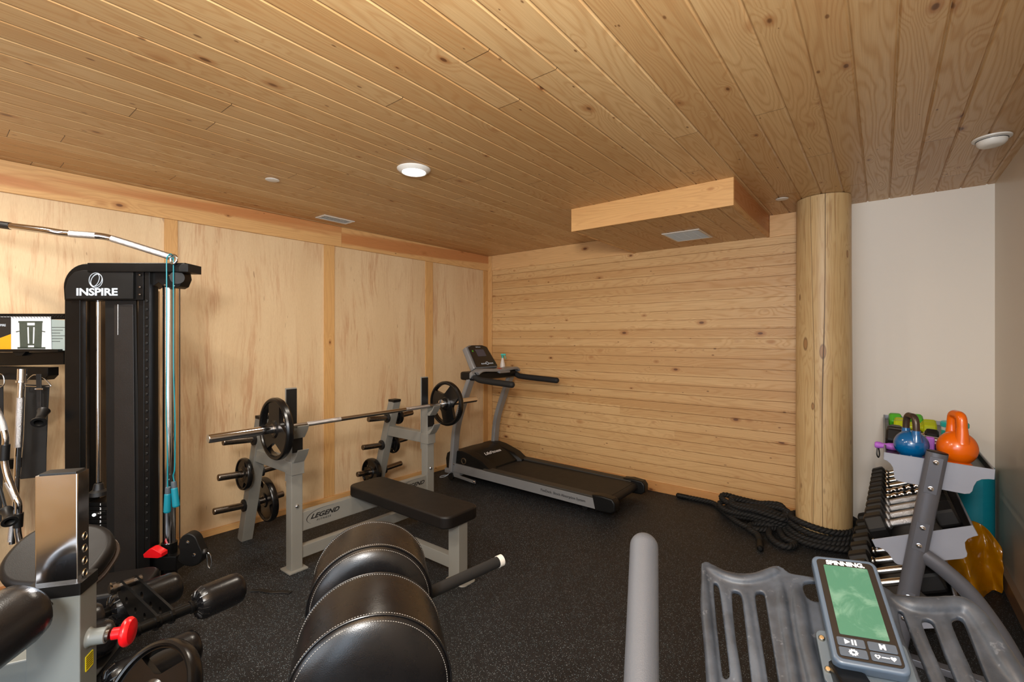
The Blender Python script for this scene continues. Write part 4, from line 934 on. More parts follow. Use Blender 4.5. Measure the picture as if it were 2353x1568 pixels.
m = MB(); c_ = P(227, 1125, 2.46); m.lathe([(0.014, 0.035), (0.020, 0.03), (0.026, 0.0), (0.040, -0.01), (0.042, -0.03), (0.02, -0.032)], c_, (0, 0, 1), 24); m.build('rod_bumper', 'black_rubber', FT)
for k in range(18):
    yt = 1155.5 + k * 9.8
    m = MB(); slab(m, [(203, yt), (247, yt), (247, yt + 8.8), (203, yt + 8.8)], 2.44, 2.56, 0.002); wpx = m.build('stack_plate', 'black_metal', FT)
    if k < 8: text_mesh('number', str(k + 1), 0.016, Tt(231, yt + 4.4, 2.44, 0.0005), 'decal_white', wpx, bold=0.0004)
m = MB(); m.cyl(P(225, 1181, 2.438), P(216, 1184, 2.37), 0.008, n=18); m.build('selector_pin', 'chrome_brushed', FT)
# perforated selector column
m = MB(); slab(m, [(332, 624), (344, 624), (344, 1345), (332, 1345)], Yf, 2.44, 0.003); m.build('slide_post', 'black_metal', FT)
m = MB(); slab(m, [(344, 668), (354, 668), (354, 1258), (344, 1258)], 2.41, 2.45, 0.002); m.build('hole_strip', 'chrome_brushed', FT)
for k in range(29):
    m = MB(); c_ = P(350, 690 + k * 19.5, 2.408); m.lathe([(0, 0.0015), (0.0042, 0.0015), (0.0055, 0.0)], c_, -tyv, 12); m.build('strip_hole', 'black_plastic', FT)
for k in range(29):
    m = MB(); c_ = P(337, 692 + k * 19.5, Yf - 0.001); m.box((0, 0, 0), (0.012, 0.006, 0.014), frame(c_, tx, -tyv, tz), bevel=0.002, seg=1); m.build('rack_tooth', 'black_plastic', FT)
vrod(389, 655, 1250, 2.45, 0.0290, 'chrome_column', 'chrome')
vrod(389, 1246, 1345, 2.45, 0.036, 'column_sleeve', 'black_metal')
vrod(413, 640, 1255, 2.47, 0.0022, 'cable', 'black_plastic')
m = MB(); slab(m, [(345, 622), (417, 622), (420, 640), (413, 657), (404, 662), (378, 660), (364, 649), (345, 662)], 2.40, 2.47, 0.003); up = m.build('pulley_bracket', 'black_metal', FT)
m = MB(); m.cyl(P(407, 638, 2.385), P(407, 638, 2.40), 0.032, n=28); m.build('pulley_wheel', 'black_plastic', up)
for (a_, b_) in ((390, 633), (400, 657), (379, 655)):
    m = MB(); m.lathe([(0, .003), (.004, .0025), (.006, 0)], P(a_, b_, 2.398), -tyv, 12); m.build('bolt', 'chrome', up)
for (a_, b_) in ((321, 632), (321, 660), (321, 677)):
    m = MB(); m.lathe([(0, .003), (.003, .0025), (.005, 0)], P(a_, b_, 2.375), -tyv, 12); m.build('bolt', 'chrome', hd)
m = MB(); slab(m, [(328, 1280), (404, 1280), (404, 1313), (328, 1313)], 2.40, 2.50, 0.005); cg = m.build('lower_carriage', 'black_metal', FT)
m = MB(); slab(m, [(328, 1275), (343, 1262), (349, 1261), (371, 1273), (371, 1281), (362, 1284), (330, 1283)], 2.355, 2.40, 0.004); m.build('release_handle', 'red', cg)
m = MB(); slab(m, [(v.x, v.y) for v in catmull([Vector(q_ + (0,)) for q_ in ((409, 1252), (416, 1235), (432, 1227), (448, 1235), (457, 1254), (465, 1275), (458, 1295), (440, 1303), (420, 1299), (408, 1288), (412, 1270))], 4, True)], 2.37, 2.42, 0.006, 3); pu = m.build('swivel_pulley', 'black_plastic', cg)
for (a_, b_) in ((431, 1247), (446, 1276)):
    m = MB(); m.lathe([(0, .006), (.006, .005), (.009, 0)], P(a_, b_, 2.37), -tyv, 14); m.build('bolt', 'chrome', pu)
m = MB(); c_ = P(470, 1269, 2.39); m.lathe([(0, -0.017), (0.010, -0.014), (0.016, -0.006), (0.017, 0), (0.015, 0.008), (0.008, 0.016), (0, 0.017)], c_, (0, 0, 1), 20); m.build('cable_stop_ball', 'black_rubber', cg)
pts = [P(475, 1270, 2.39), P(483, 1276, 2.39), P(486, 1292, 2.39), P(483, 1306, 2.39), P(478, 1300, 2.39), P(476, 1282, 2.39)]
m = MB(); m.tube(catmull(pts, 6, True), 0.0028, 8, closed=True); m.build('carabiner', 'chrome_brushed', cg)
m = MB(); slab(m, [(150, 1366), (340, 1366), (340, 1396), (150, 1396)], 2.50, 2.66, 0.005); m.build('base_frame', 'black_metal', FT)
# cross members and accessory rail running out of the picture to the left
m = MB(); slab(m, [(-58, 812), (146, 808), (146, 838), (-58, 842)], 2.46, 2.52, 0.004); m.build('cross_bar', 'black_metal', FT)
m = MB(); slab(m, [(-58, 721), (147, 721), (147, 734), (-58, 734)], 2.52, 2.55, 0.003); m.build('top_rail', 'black_metal', FT)
m = MB(); slab(m, [(-58, 843), (110, 845), (110, 864), (100, 874), (-58, 872)], 2.44, 2.50, 0.003); rl = m.build('accessory_rail', 'black_metal', FT)
m = MB(); slab(m, [(27, 808), (60, 808), (50, 818), (36, 818)], 2.44, 2.46, 0.002); m.build('latch', 'black_plastic', FT)
m = MB(); slab(m, [(-58, 1062), (34, 1056), (34, 1078), (-58, 1084)], 2.56, 2.60, 0.003); m.build('low_cross_bar', 'black_metal', FT)

m = MB(); slab(m, [(-74, 712), (-52, 712), (-52, 1396), (-74, 1396)], 2.44, 2.50, 0.004); m.build('side_post', 'black_metal', FT)

# exercise chart booklet
Yb_ = 2.425
bk = thing('exercise_booklet', 'spiral-bound exercise booklet showing the cable machine, standing on the machine cross bar', 'booklet', P(70, 806, Yb_), YAW)
m = MB(); slab(m, [(-56, 728), (116, 728), (118, 806), (-56, 806)], Yb_, Yb_ + 0.004, 0.0008, 1); pg = m.build('front_page', simple('booklet_paper', (205, 208, 212), 0.4, var=0.02), bk)
m = MB(); slab(m, [(110, 734), (152, 736), (156, 806), (112, 806)], Yb_ + 0.005, Yb_ + 0.008, 0.0008, 1); m.build('grey_page', simple('booklet_grey', (138, 150, 148), 0.35, var=0.04), bk)
m = MB(); slab(m, [(-56, 729), (25, 729), (25, 768), (-56, 797)], Yb_ - 0.0008, Yb_); m.build('black_panel', 'decal_black', pg)
m = MB(); slab(m, [(25, 768), (25, 804), (-54, 804), (-54, 797)], Yb_ - 0.0012, Yb_ - 0.0002); m.build('orange_panel', simple('booklet_orange', (228, 148, 20), 0.45), pg)
m = MB()
for (pp, yy) in (([(44, 741), (62, 741), (64, 800), (46, 800)], 0), ([(80, 741), (97, 741), (95, 800), (78, 800)], 0), ([(62, 748), (80, 748), (80, 752), (62, 752)], 0), ([(62, 790), (80, 790), (80, 794), (62, 794)], 0), ([(66, 752), (76, 752), (75, 790), (67, 790)], 0), ([(40, 798), (104, 798), (104, 802), (40, 802)], 0), ([(42, 738), (98, 738), (98, 742), (42, 742)], 0), ([(36, 762), (46, 760), (46, 762), (37, 764)], 0), ([(95, 760), (104, 762), (103, 764), (95, 762)], 0)):
    slab(m, pp, Yb_ - 0.0010, Yb_ - 0.0002)
m.build('printed_machine', simple('print_dark_green', (58, 66, 58), 0.5, var=0.3, vscale=80), pg)
m = MB()
for k in range(6): slab(m, [(119, 752 + k * 6.5), (150 - (k % 3) * 6, 752 + k * 6.5), (150 - (k % 3) * 6, 753 + k * 6.5), (119, 753 + k * 6.5)], Yb_ + 0.0042, Yb_ + 0.005)
m.build('printed_lines', 'decal_black', pg)
text_mesh('lettering', 'INSPIRE', 0.016, TF @ Matrix.Translation((mx(2, Yb_), mz(748, Yb_), -Yb_ + 0.001)), 'decal_silver', pg, bold=0.0003)
m = MB()
for k in range(29):
    c_ = P(-52 + k * 7.0, 728, Yb_); m.tube([c_ + tz * (0.007 * math.sin(q)) - tyv * (0.007 * math.cos(q)) for q in [2 * math.pi * i / 12 for i in range(12)]], 0.0011, 5, closed=True)
tag(m.build('spiral_binding', 'black_plastic', bk), kind='stuff')
m = MB(); slab(m, [(-56, 803), (133, 803), (133, 809), (-56, 809)], Yb_ - 0.02, Yb_ + 0.03, 0.001); m.build('booklet_ledge', 'black_metal', FT)

# ------------------------------------------------------------------ lat bar resting on top of the tower
lb = thing('lat_bar', 'long bent chrome pull-down bar resting on top of the cable machine', 'pull-down bar', P(160, 538, 2.30))
pth = [P(-120, 497, 2.24), P(0, 516.5, 2.24), P(100, 529, 2.26), P(150, 536.5, 2.28), P(215, 541.5, 2.30), P(238, 544, 2.31), P(262, 550, 2.32), P(330, 571, 2.34), P(398, 592.5, 2.36)]
pp = catmull(pth, 8); m = MB(); m.tube(pp, 0.0160, 20); lbb = m.build('bent_bar', 'chrome', lb)
def seg_along(pp, xa, xb):
    q = []
    for p in pp:
        v = p - cam.location; cx_ = v.x * CS + v.y * SN; cy_ = -v.x * SN + v.y * CS; px = CX + cx_ / cy_ * FPX
        if xa <= px <= xb: q.append(p)
    return q
for a_, b_ in ((160, 222), (256, 392)):
    m = MB(); q = seg_along(catmull(pth, 40), a_, b_); m.tube(q, 0.0166, 20); m.build('knurled_grip', 'knurled', lb)
m = MB(); q = seg_along(catmull(pth, 40), -130, 25); m.tube(q, 0.0175, 20); m.build('rubber_sleeve', 'black_rubber', lb)
m = MB(); m.tube(catmull([P(394, 588, 2.35), P(403, 588, 2.35), P(406, 598, 2.35), P(400, 606, 2.35), P(392, 602, 2.35)], 6, True), 0.006, 10, closed=True); m.build('end_eye', 'chrome', lb)

# ------------------------------------------------------------------ teal skipping rope over the bar end
jr = thing('skipping_rope', 'teal skipping rope hung over the bar end beside the chrome column', 'skipping rope', P(391, 590, 2.32))
Yj = 2.335
s1 = [P(385, 1123, 2.36), P(385, 1080, 2.36), P(384, 1000, 2.36), P(382, 955, 2.36), P(383, 800, 2.36), P(383, 650, 2.34), P(383, 600, Yj), P(387, 588, Yj - .005), P(393, 584, Yj + .01), P(397, 590, Yj + 0.03), P(398.5, 606, Yj + .02), P(398.5, 700, 2.37), P(399, 850, 2.37), P(402, 960, 2.37), P(402, 1040, 2.37), P(401, 1080, 2.37), P(398, 1094, 2.37), P(401, 1110, 2.37)]
m = MB(); m.tube(catmull(s1, 8), 0.0028, 8); m.build('cord', 'teal', jr)
for (a_, b_, c2, d2, Y) in ((386, 1120, 384.5, 1178, 2.36), (399, 1107, 405, 1165, 2.37)):
    p0, p1 = P(a_, b_, Y), P(c2, d2, Y); d = p1 - p0; l = d.length; d.normalize()
    m = MB(); prof = [(0, 0.032), (0.0125, 0.032)] + [(0.0140 + 0.0010 * (k % 2) + 0.002 * k / 22, 0.034 + (l - 0.038) * k / 22) for k in range(23)] + [(0.014, l), (0, l)]
    m.lathe(prof, p0, d, 24); h_ = m.build('handle', 'teal_grip', jr)
    m = MB(); m.lathe([(0, 0), (0.011, 0.0), (0.0125, 0.004), (0.0125, 0.034), (0, 0.034)], p0, d, 20); m.build('handle_cap', 'grey_plastic', h_)

# ------------------------------------------------------------------ attachments hanging on the rail
def hang_tube(m, pts, Y, r, n=16): m.tube(catmull([P(a_, b_, Y) for a_, b_ in pts], 6), r, n)
ha = thing('straight_cable_bar', 'straight chrome cable bar with knurled grips hanging from the accessory rail', 'cable bar', P(48, 855, 2.36))
m = MB(); hang_tube(m, [(51, 862), (48, 900), (44, 1000), (40, 1060), (36, 1160), (27, 1250)], 2.36, 0.0130); m.build('bar', 'chrome', ha)
m = MB(); hang_tube(m, [(51, 848), (50, 880)], 2.36, 0.0185, 20); m.lathe([(0.0185, 0), (0.023, 0.002), (0.023, 0.012), (0.0185, 0.014)], P(50, 880, 2.36), (0, 0, 1), 24); m.build('end_sleeve', 'chrome_brushed', ha)
m = MB(); hang_tube(m, [(47, 914), (45, 960), (41.5, 1028)], 2.36, 0.0152, 20); m.build('knurled_grip', 'knurled', ha)
m = MB(); hang_tube(m, [(30, 1205), (26, 1244)], 2.36, 0.0152, 20); m.build('knurled_grip', 'knurled', ha)
hb_ = thing('zigzag_cable_bar', 'zigzag chrome curl bar hanging at the left edge, with knurled and rubber grips', 'cable bar', P(5, 900, 2.30))
zp = [(-20, 920), (-2, 955), (8, 985), (13, 1008), (11, 1035), (10, 1060), (16, 1090), (24, 1112), (35, 1140), (43, 1160), (42, 1195), (41, 1220), (46, 1250)]
m = MB(); hang_tube(m, zp, 2.30, 0.0135); m.build('bar', 'chrome', hb_)
m = MB(); hang_tube(m, [(-6, 948), (3, 970), (9, 990)], 2.30, 0.0155, 20); m.build('knurled_grip', 'knurled', hb_)
m = MB(); hang_tube(m, [(18, 1108), (27, 1125), (37, 1147)], 2.30, 0.0155, 20); m.build('knurled_grip', 'knurled', hb_)
m = MB(); hang_tube(m, [(12, 1022), (10, 1058)], 2.30, 0.0185, 20); m.build('rubber_grip', 'black_rubber', hb_)
m = MB(); hang_tube(m, [(43, 1180), (41, 1212)], 2.30, 0.0185, 20); m.build('rubber_grip', 'black_rubber', hb_)
st_ = thing('black_sling_strap', 'wide black fabric sling strap with triangular metal ring, hanging from the accessory rail', 'strap', P(85, 880, 2.42), YAW)
m = MB(); slab(m, [(58, 884), (112, 886), (108, 960), (105, 1040), (104, 1096), (46, 1102), (54, 1000)], 2.43, 2.437, 0.002, 1); m.build('fabric_panel', simple('black_webbing', (11, 11, 12), 0.8, bump=0.3, bscale=300), st_)
m = MB(); m.tube([P(a_, b_, 2.41) for a_, b_ in catmull([Vector((62, 876, 0)), Vector((78, 862, 0)), Vector((96, 866, 0)), Vector((115, 884, 0)), Vector((110, 888, 0)), Vector((70, 887, 0)), Vector((60, 884, 0))], 6, True) for (a_, b_) in [(a_, b_)]] if False else [P(v.x, v.y, 2.41) for v in catmull([Vector((62, 876, 0)), Vector((78, 862, 0)), Vector((96, 866, 0)), Vector((115, 884, 0)), Vector((112, 889, 0)), Vector((70, 888, 0)), Vector((58, 886, 0))], 6, True)], 0.0030, 8, closed=True); m.build('triangle_ring', 'chrome_brushed', st_)
m = MB(); slab(m, [(82, 860), (94, 860), (94, 940), (84, 940)], 2.395, 2.40, 0.001, 1); bd = m.build('hanging_band', 'black_rubber', st_)
m = MB(); slab(m, [(79, 893), (98, 893), (98, 896), (79, 896)], 2.388, 2.394, 0.0008, 1); m.build('buckle', 'chrome_brushed', bd)
g_ = thing('black_hand_grip', 'black rubber hand grip dangling in front of the black sling strap', 'hand grip', P(90, 960, 2.36))
m = MB(); m.lathe([(0.010, 0), (0.022, 0), (0.026, 0.004), (0.022, 0.014), (0.019, 0.05), (0.022, 0.075), (0.030, 0.085), (0.030, 0.092), (0.018, 0.092)], P(101, 944, 2.37), P(88, 974, 2.30) - P(101, 944, 2.37), 28); m.build('grip_body', 'black_rubber', g_)
m = MB(); slab(m, [(91, 935), (96, 935), (98, 950), (93, 950)], 2.355, 2.36); m.build('webbing', 'black_rubber', g_)
g2 = thing('black_hand_grip', 'black rubber hand grip hanging low below the zigzag bar, at the left edge', 'hand grip', P(25, 1200, 2.25))
m = MB(); m.lathe([(0.010, 0), (0.024, 0), (0.026, 0.006), (0.019, 0.02), (0.017, 0.05), (0.022, 0.07), (0.030, 0.08), (0.030, 0.087), (0.018, 0.087)], P(14, 1172, 2.24), P(24, 1205, 2.19) - P(14, 1172, 2.24), 28); m.build('grip_body', 'black_rubber', g2)
m = MB(); m.tube([P(-5, 1100, 2.25), P(8, 1150, 2.25), P(15, 1175, 2.24)], 0.006, 8); m.build('webbing', 'black_rubber', g2)
s3 = thing('black_strap_handle', 'black strap handle with small metal carabiner, half outside the left edge', 'strap', P(2, 880, 2.42), YAW)
m = MB(); slab(m, [(-40, 884), (6, 886), (7, 1010), (2, 1200), (-40, 1210)], 2.45, 2.456, 0.002, 1); m.build('fabric_panel', simple('black_webbing_2', (11, 11, 14), 0.8, bump=0.3, bscale=300), s3)
m = MB(); m.tube([P(v.x, v.y, 2.42) for v in catmull([Vector((-8, 864, 0)), Vector((4, 860, 0)), Vector((10, 872, 0)), Vector((8, 886, 0)), Vector((-2, 888, 0))], 6, True)], 0.0028, 8, closed=True); m.build('carabiner', 'chrome_brushed', s3)

# ------------------------------------------------------------------ dumbbell rack along the right wall
RY0, RY1 = 2.749, 4.11
rk = thing('dumbbell_rack', 'three-tier silver dumbbell rack along the right wall', 'dumbbell rack', (0.18, 3.43, 0))
def epoly(w_, flip=False):
    k = w_ / 0.357
    return [(s * k, -t) for s, t in ((0, 0), (0, .034), (.012, .038), (.024, .048), (.034, .064), (.038, .085), (.041, .108), (.048, .118), (.060, .122), (.272, .124), (.288, .118), (.295, .106), (.298, .085), (.306, .062), (.320, .050), (.340, .044), (.357, .042), (.357, 0))]
shelves = [('top', Vector((0.008, 0, 0.914)), Vector((0.366, 0, 0.896))), ('middle', Vector((-0.038, 0, 0.500)), Vector((0.299, 0, 0.649))), ('bottom', Vector((-0.085, 0, 0.185)), Vector((0.245, 0, 0.335)))]
SH = {}
for nm, a, e in shelves:
    u = (e - a); w_ = u.length; u.normalize(); nn = Vector((-u.z, 0, u.x))
    SH[nm] = (a, e, u, nn)
    M0 = frame(a, u, nn, Vector((0, -1, 0)))
    m = MB()
    dp_ = -0.030 if nm == 'top' else -0.045
    lh = -0.002 if nm == 'top' else -0.038
    sect = [(0.004, lh), (0.006, dp_), (w_ - 0.006, dp_), (w_ - 0.004, -0.002), (w_ - 0.008, -0.002), (w_ - 0.010, dp_ + 0.005), (0.010, dp_ + 0.005), (0.008, lh)]
    m.prism(sect, -(RY1 - 0.006), -(RY0 + 0.006), M0); tr = m.build('shelf_tray', 'rack_dark', rk)
    m = MB(); lz = 0.034 if nm == 'top' else 0.010; m.prism(rrect(0.006, lz, 0.002), -(RY1 - 0.004), -(RY0 + 0.004), M0 @ Matrix.Translation((0.002, -0.017 if nm == 'top' else -0.045, 0))); m.prism(rrect(0.006, 0.042, 0.002), -(RY1 - 0.004), -(RY0 + 0.004), M0 @ Matrix.Translation((w_ - 0.002, -0.021, 0)))
    m.build('shelf_lip', 'rack_plate', tr)
    for yy in (RY0, RY1):
        m = MB(); m.prism(epoly(w_), -(yy + 0.002), -(yy - 0.002), M0, bevel=0.0008, seg=1); m.build('end_plate', 'rack_plate', rk)
for yy, s in ((RY0 - 0.030, -1), (RY1 + 0.030, 1)):
    ov = [(0.037 * math.cos(2 * math.pi * k / 28), 0.026 * math.sin(2 * math.pi * k / 28)) for k in range(28)]
    pa, pb_ = Vector((0.050, yy, 0.03)), Vector((0.187, yy, 0.944)) if s < 0 else Vector((0.1805, yy, 0.90))
    m = MB(); m.sweep([pa, pb_], ov, up=(0, 1, 0)); po = m.build('post', 'rack_silver', rk)
    d = (pb_ - pa).normalized()
    m = MB(); m.sweep([pb_, pb_ + d * 0.004, pb_ + d * 0.006], [(x * 0.97, y * 0.97) for x, y in ov], up=(0, 1, 0), scale=[1, 1, 0.8]); m.build('end_cap', 'black_plastic', po)
    for z1, z2 in ((0.905, 0.790), (0.615, 0.535), (0.30, 0.20)):
        zc = (z1 + z2) / 2; pc = pa + (pb_ - pa) * ((zc - 0.03) / 0.914); Mp = frame(pc + Vector((0, s * 0.0245, 0)), d.cross(Vector((0, s, 0))), d, Vector((0, s, 0)))
        m = MB(); m.prism(rrect(0.044, (z1 - z2) + 0.045, 0.002), 0, 0.0022, Mp, bevel=0.0006, seg=1); mp_ = m.build('mounting_plate', 'rack_silver', po)
        for zz in (z1, z2):
            q = pa + (pb_ - pa) * ((zz - 0.03) / 0.914) + Vector((0, s * 0.0262, 0))
            m = MB(); m.lathe([(0, .008), (.004, .0078), (.0065, .006), (.0075, .003), (.0105, .002), (.0105, 0)], q, (0, s, 0), 14); m.build('bolt', 'chrome', mp_)
    kx = 1.0 if s < 0 else 0.55; lp = catmull([(0.125 + (x_ - 0.125) * kx, yy, z_) for x_, z_ in ((0.125, 0.500), (0.20, 0.452), (0.285, 0.372), (0.365, 0.250), (0.420, 0.135), (0.455, 0.03))], 8)
    m = MB(); m.sweep(lp, [(0.032 * math.cos(2 * math.pi * k / 24), 0.022 * math.sin(2 * math.pi * k / 24)) for k in range(24)], up=(0, 1, 0)); m.build('curved_leg', 'rack_silver', rk)
    m = MB(); m.bar((-0.02, yy, 0.016), (0.48 if s < 0 else 0.335, yy, 0.016), 0.05, 0.032, (0, 0, 1), 0.006); m.build('floor_foot', 'rack_silver', rk)

# ------------------------------------------------------------------ hex dumbbells
def hexpoly(r): return [(r * math.cos(R(60 * k)), r * math.sin(R(60 * k))) for k in range(6)]
def dumbbell(nm, c, d, L_, hr, hl, label, group, mat='hex_rubber', hmat='knurled', ringed=False, up=(0, 0, 1), rh=0.0165):
    """c centre, d axis, L_ overall length, hr head radius, hl head length"""
    d = Vector(d).normalized(); o = thing(nm, label, 'dumbbell', c, 0, group); a, b_, _ = basis(d, up)
    for s in (-1, 1):
        e = Vector(c) + d * s * (L_ / 2); Mh = frame(e, a, b_, d * -s) if s < 0 else frame(e, b_, a, -d)
        if s < 0: Mh = frame(e, a, b_, d)
        m = MB(); vs = []; rings = [(hr * 0.80, 0.0), (hr * 0.97, 0.008), (hr, 0.016), (hr, hl - 0.016), (hr * 0.96, hl - 0.008), (hr * 0.62, hl)]
        for r, z in rings:
            for k in range(6):
                t0 = R(60 * k)
                for dt in (-0.10, 0.10): vs.append((r * math.cos(t0 + dt), r * math.sin(t0 + dt), z))
        n_ = 12; fs = [(i * n_ + j, i * n_ + (j + 1) % n_, (i + 1) * n_ + (j + 1) % n_, (i + 1) * n_ + j) for i in range(len(rings) - 1) for j in range(n_)]
        fs += [tuple(range(n_)), tuple((len(rings) - 1) * n_ + j for j in range(n_))]
        m.add(vs, fs, Mh); m.build('hex_head', mat, o, angle=28)
    m = MB(); h = L_ / 2 - hl; p0, p1 = Vector(c) - d * h, Vector(c) + d * h; l = 2 * h
    if ringed: prof = [(rh * (1.08 if (k // 2) % 2 == 0 else 0.86), l * k / 20) for k in range(21)]
    else: prof = [(rh * 1.5, 0), (rh * 1.5, l * 0.04), (rh * 0.95, l * 0.09), (rh, l * 0.2), (rh * 1.1, l * 0.5), (rh, l * 0.8), (rh * 0.95, l * 0.91), (rh * 1.5, l * 0.96), (rh * 1.5, l)]
    m.lathe(prof, p0, d, 20); m.build('handle', hmat, o, angle=30)
    return o
a, e, u, nn = SH['middle']; N = 9
words = ['nearest the camera', 'second from the near end', 'third from the near end', 'fourth from the near end', 'fifth from the near end', 'fifth from the far end', 'fourth from the far end', 'third from the far end', 'second from the far end', 'farthest, next to the white wall']
ys = [2.865 + 0.124 * k for k in range(N)] ; ys.append(3.975)
for i, y in enumerate(ys):
    k = i / 9; hr = 0.061 - 0.011 * k; hl = 0.082 - 0.012 * k; L_ = 0.345 - 0.025 * k
    c = a + u * (0.165 - 0.0 * k) + nn * (hr * 0.86 - 0.030) ; c.y = y
    ring = i in (4, 5)
    dumbbell('dumbbell', c, u, L_, hr, hl, 'black hex dumbbell on the middle rack shelf, ' + words[i], 'hex dumbbells on the middle shelf', hmat='chrome' if ring else ('knurled' if i < 4 else 'chrome_brushed'), ringed=ring, up=nn)
a, e, u, nn = SH['bottom']; ys = [2.875 + 0.152 * k for k in range(8)]
words = words[:4] + words[6:]
for i, y in enumerate(ys):
    k = i / 7; hr = 0.070 - 0.012 * k; hl = 0.105 - 0.02 * k; L_ = 0.385 - 0.04 * k
    c = a + u * 0.152 + nn * (hr * 0.86 - 0.030); c.y = y
    dumbbell('dumbbell', c, u, L_, hr, hl, 'large black hex dumbbell on the bottom rack shelf, ' + words[i], 'hex dumbbells on the bottom shelf', hmat='chrome_brushed', up=nn)

# ------------------------------------------------------------------ things on the top shelf
ZT = 0.883
def ztop(x): return 0.914 - 0.018 * (x - 0.008) / 0.358 - 0.0245
def kettlebell(c, r, h, label, body, handle, hw, ht, rot, collar=False, vz=1.0):
    o = thing('kettlebell', label, 'kettlebell', c, rot, 'kettlebells on the top shelf')
    m = MB(); prof = [(0, 0.0)] + [(r * 0.62, 0.0), (r * 0.72, 0.004)]
    cz = r * 0.93
    for k in range(3, 25):
        t0 = math.pi * k / 24; z = (cz - r * 0.97 * math.cos(t0)) * vz
        if z > 0.008: prof.append((r * math.sin(t0), z))
    prof[-1] = (0, prof[-1][1]); m.lathe(prof, c, (0, 0, 1), 40); m.build('bell', body, o, angle=60)
    Mr = Matrix.Translation(c) @ Matrix.Rotation(rot, 4, 'Z')
    zb = (cz + r * 0.62) * vz; wt = hw
    pts = [(-wt * 0.98, 0, zb - r * 0.25), (-wt * 1.03, 0, zb + 0.012), (-wt * 1.0, 0, h - 0.055), (-wt * 0.86, 0, h - 0.028), (-wt * 0.52, 0, h - ht), (0, 0, h - ht + 0.001), (wt * 0.52, 0, h - ht), (wt * 0.86, 0, h - 0.028), (wt * 1.0, 0, h - 0.055), (wt * 1.03, 0, zb + 0.012), (wt * 0.98, 0, zb - r * 0.25)]
    m = MB(); pp = catmull(pts, 7); sc = [1.25 if i < 8 or i > len(pp) - 9 else 1.0 for i in range(len(pp))]
    if handle == body: sc = [1.55 - 0.55 * min(1, i / 12) if i < 12 else (1.55 - 0.55 * min(1, (len(pp) - 1 - i) / 12) if i > len(pp) - 13 else 1.0) for i in range(len(pp))]
    m.tube([Mr @ p for p in pp], ht, 20, scale=sc); m.build('handle', handle, o, angle=60)
    if collar:
        for s in (-1, 1):
            m = MB(); m.tube([Mr @ Vector((s * wt * 0.99, 0, zb - r * 0.3)), Mr @ Vector((s * wt * 1.02, 0, zb + 0.008)), Mr @ Vector((s * wt * 1.02, 0, zb + 0.030))], ht * 1.16, 20, scale=[1.7, 1.12, 1.0]); m.build('handle_collar', body, o, angle=60)
    return o
kb = kettlebell(Vector((0.106, 2.855, ztop(0.106))), 0.065, 0.205, 'blue kettlebell with bare dark handle on the top rack shelf', 'blue', 'brown_metal', 0.040, 0.0135, R(-66), True)
ko = kettlebell(Vector((0.262, 2.865, ztop(0.262))), 0.0705, 0.238, 'orange kettlebell with tall orange handle, on top of the dumbbell rack', 'orange', 'orange', 0.041, 0.0185, R(-72), vz=1.10)
pk = P(2167, 1040, 2.012)
text_mesh('lettering', 'AK', 0.020, frame(Vector((0.262, 2.865, ztop(0.262) + 0.05)) + Vector((-0.62, -0.78, -0.12)).normalized() * 0.071, Vector((0.78, -0.62, 0)).normalized(), Vector((0, 0, 1)), Vector((-0.62, -0.78, 0)).normalized()), 'decal_white', ko, bold=0.0003, extrude=0.002)
# black hex dumbbells behind the kettlebells
for (x, y, rr, ll, hl, lab) in ((0.165, 3.055, 0.053, 0.300, 0.080, 'short black hex dumbbell on the top shelf, just behind the kettlebells'), (0.165, 3.175, 0.050, 0.290, 0.074, 'short black hex dumbbell on the top shelf, second behind the kettlebells'), (0.130, 3.287, 0.044, 0.200, 0.055, 'short black hex dumbbell on the top shelf, farthest behind the kettlebells')):
    dumbbell('dumbbell', Vector((x, y, ztop(x) + rr * 0.87)), (1, 0, -0.05), ll, rr, hl, lab, 'hex dumbbells on the top shelf', hmat='chrome_brushed')
for (x, y, rr, ll, mt, lab, dx) in ((0.150, 3.605, 0.040, 0.19, 'lime', 'yellow-green vinyl dumbbell on the top shelf at the back, lower one', (1, 0.0, 0)), (0.155, 3.712, 0.040, 0.19, 'lime', 'yellow-green vinyl dumbbell on the top shelf, at the back', (1, -0.04, 0)), (0.115, 3.81, 0.046, 0.16, 'green', 'green vinyl dumbbell behind the yellow-green ones on the top shelf', (1, 0.1, 0))):
    dumbbell('dumbbell', Vector((x, y, ztop(x) + rr * 0.87)), dx, ll, rr, 0.062, lab, 'vinyl dumbbells on the top shelf', mat=mt, hmat=mt)
# purple resistance tube handle
po = Vector((0.075, 3.02, ztop(0.075) + 0.062))
pr = thing('purple_hand_weight', 'purple neoprene hand weight sticking out past the left side of the top shelf', 'hand weight', po)
m = MB(); p0 = Vector((-0.030, 2.965, 0.9055)); p1 = Vector((0.105, 2.962, 0.903)); d = p1 - p0; l = d.length
m.lathe([(0, 0), (0.012, 0.0015), (0.0165, 0.008), (0.0165, 0.02), (0.013, 0.03), (0.013, 0.045), (0.0165, 0.055), (0.018, 0.07), (0.0175, l - 0.01), (0.012, l), (0, l)], p0, d, 28); m.build('weight_body', 'purple', pr)
m = MB(); m.tube(catmull([p0 + Vector((0.012, -0.002, -0.012)), p0 + Vector((0.010, -0.008, -0.045)), p0 + Vector((0.016, 0.0, -0.062)), p0 + Vector((0.020, 0.006, -0.045)), p0 + Vector((0.016, 0.002, -0.012))], 6), 0.003, 8); m.build('wrist_cord', 'black_rubber', pr)
p2 = Vector((0.186, 2.99, ztop(0.186) + 0.0))
tag(MB().box(Vector((0.178, 2.965, ztop(0.178) + 0.045)), (0.034, 0.03, 0.090), bevel=0.008, seg=3).build('foam_block', 'purple'), 'small upright purple foam block between the two kettlebells', 'foam block')
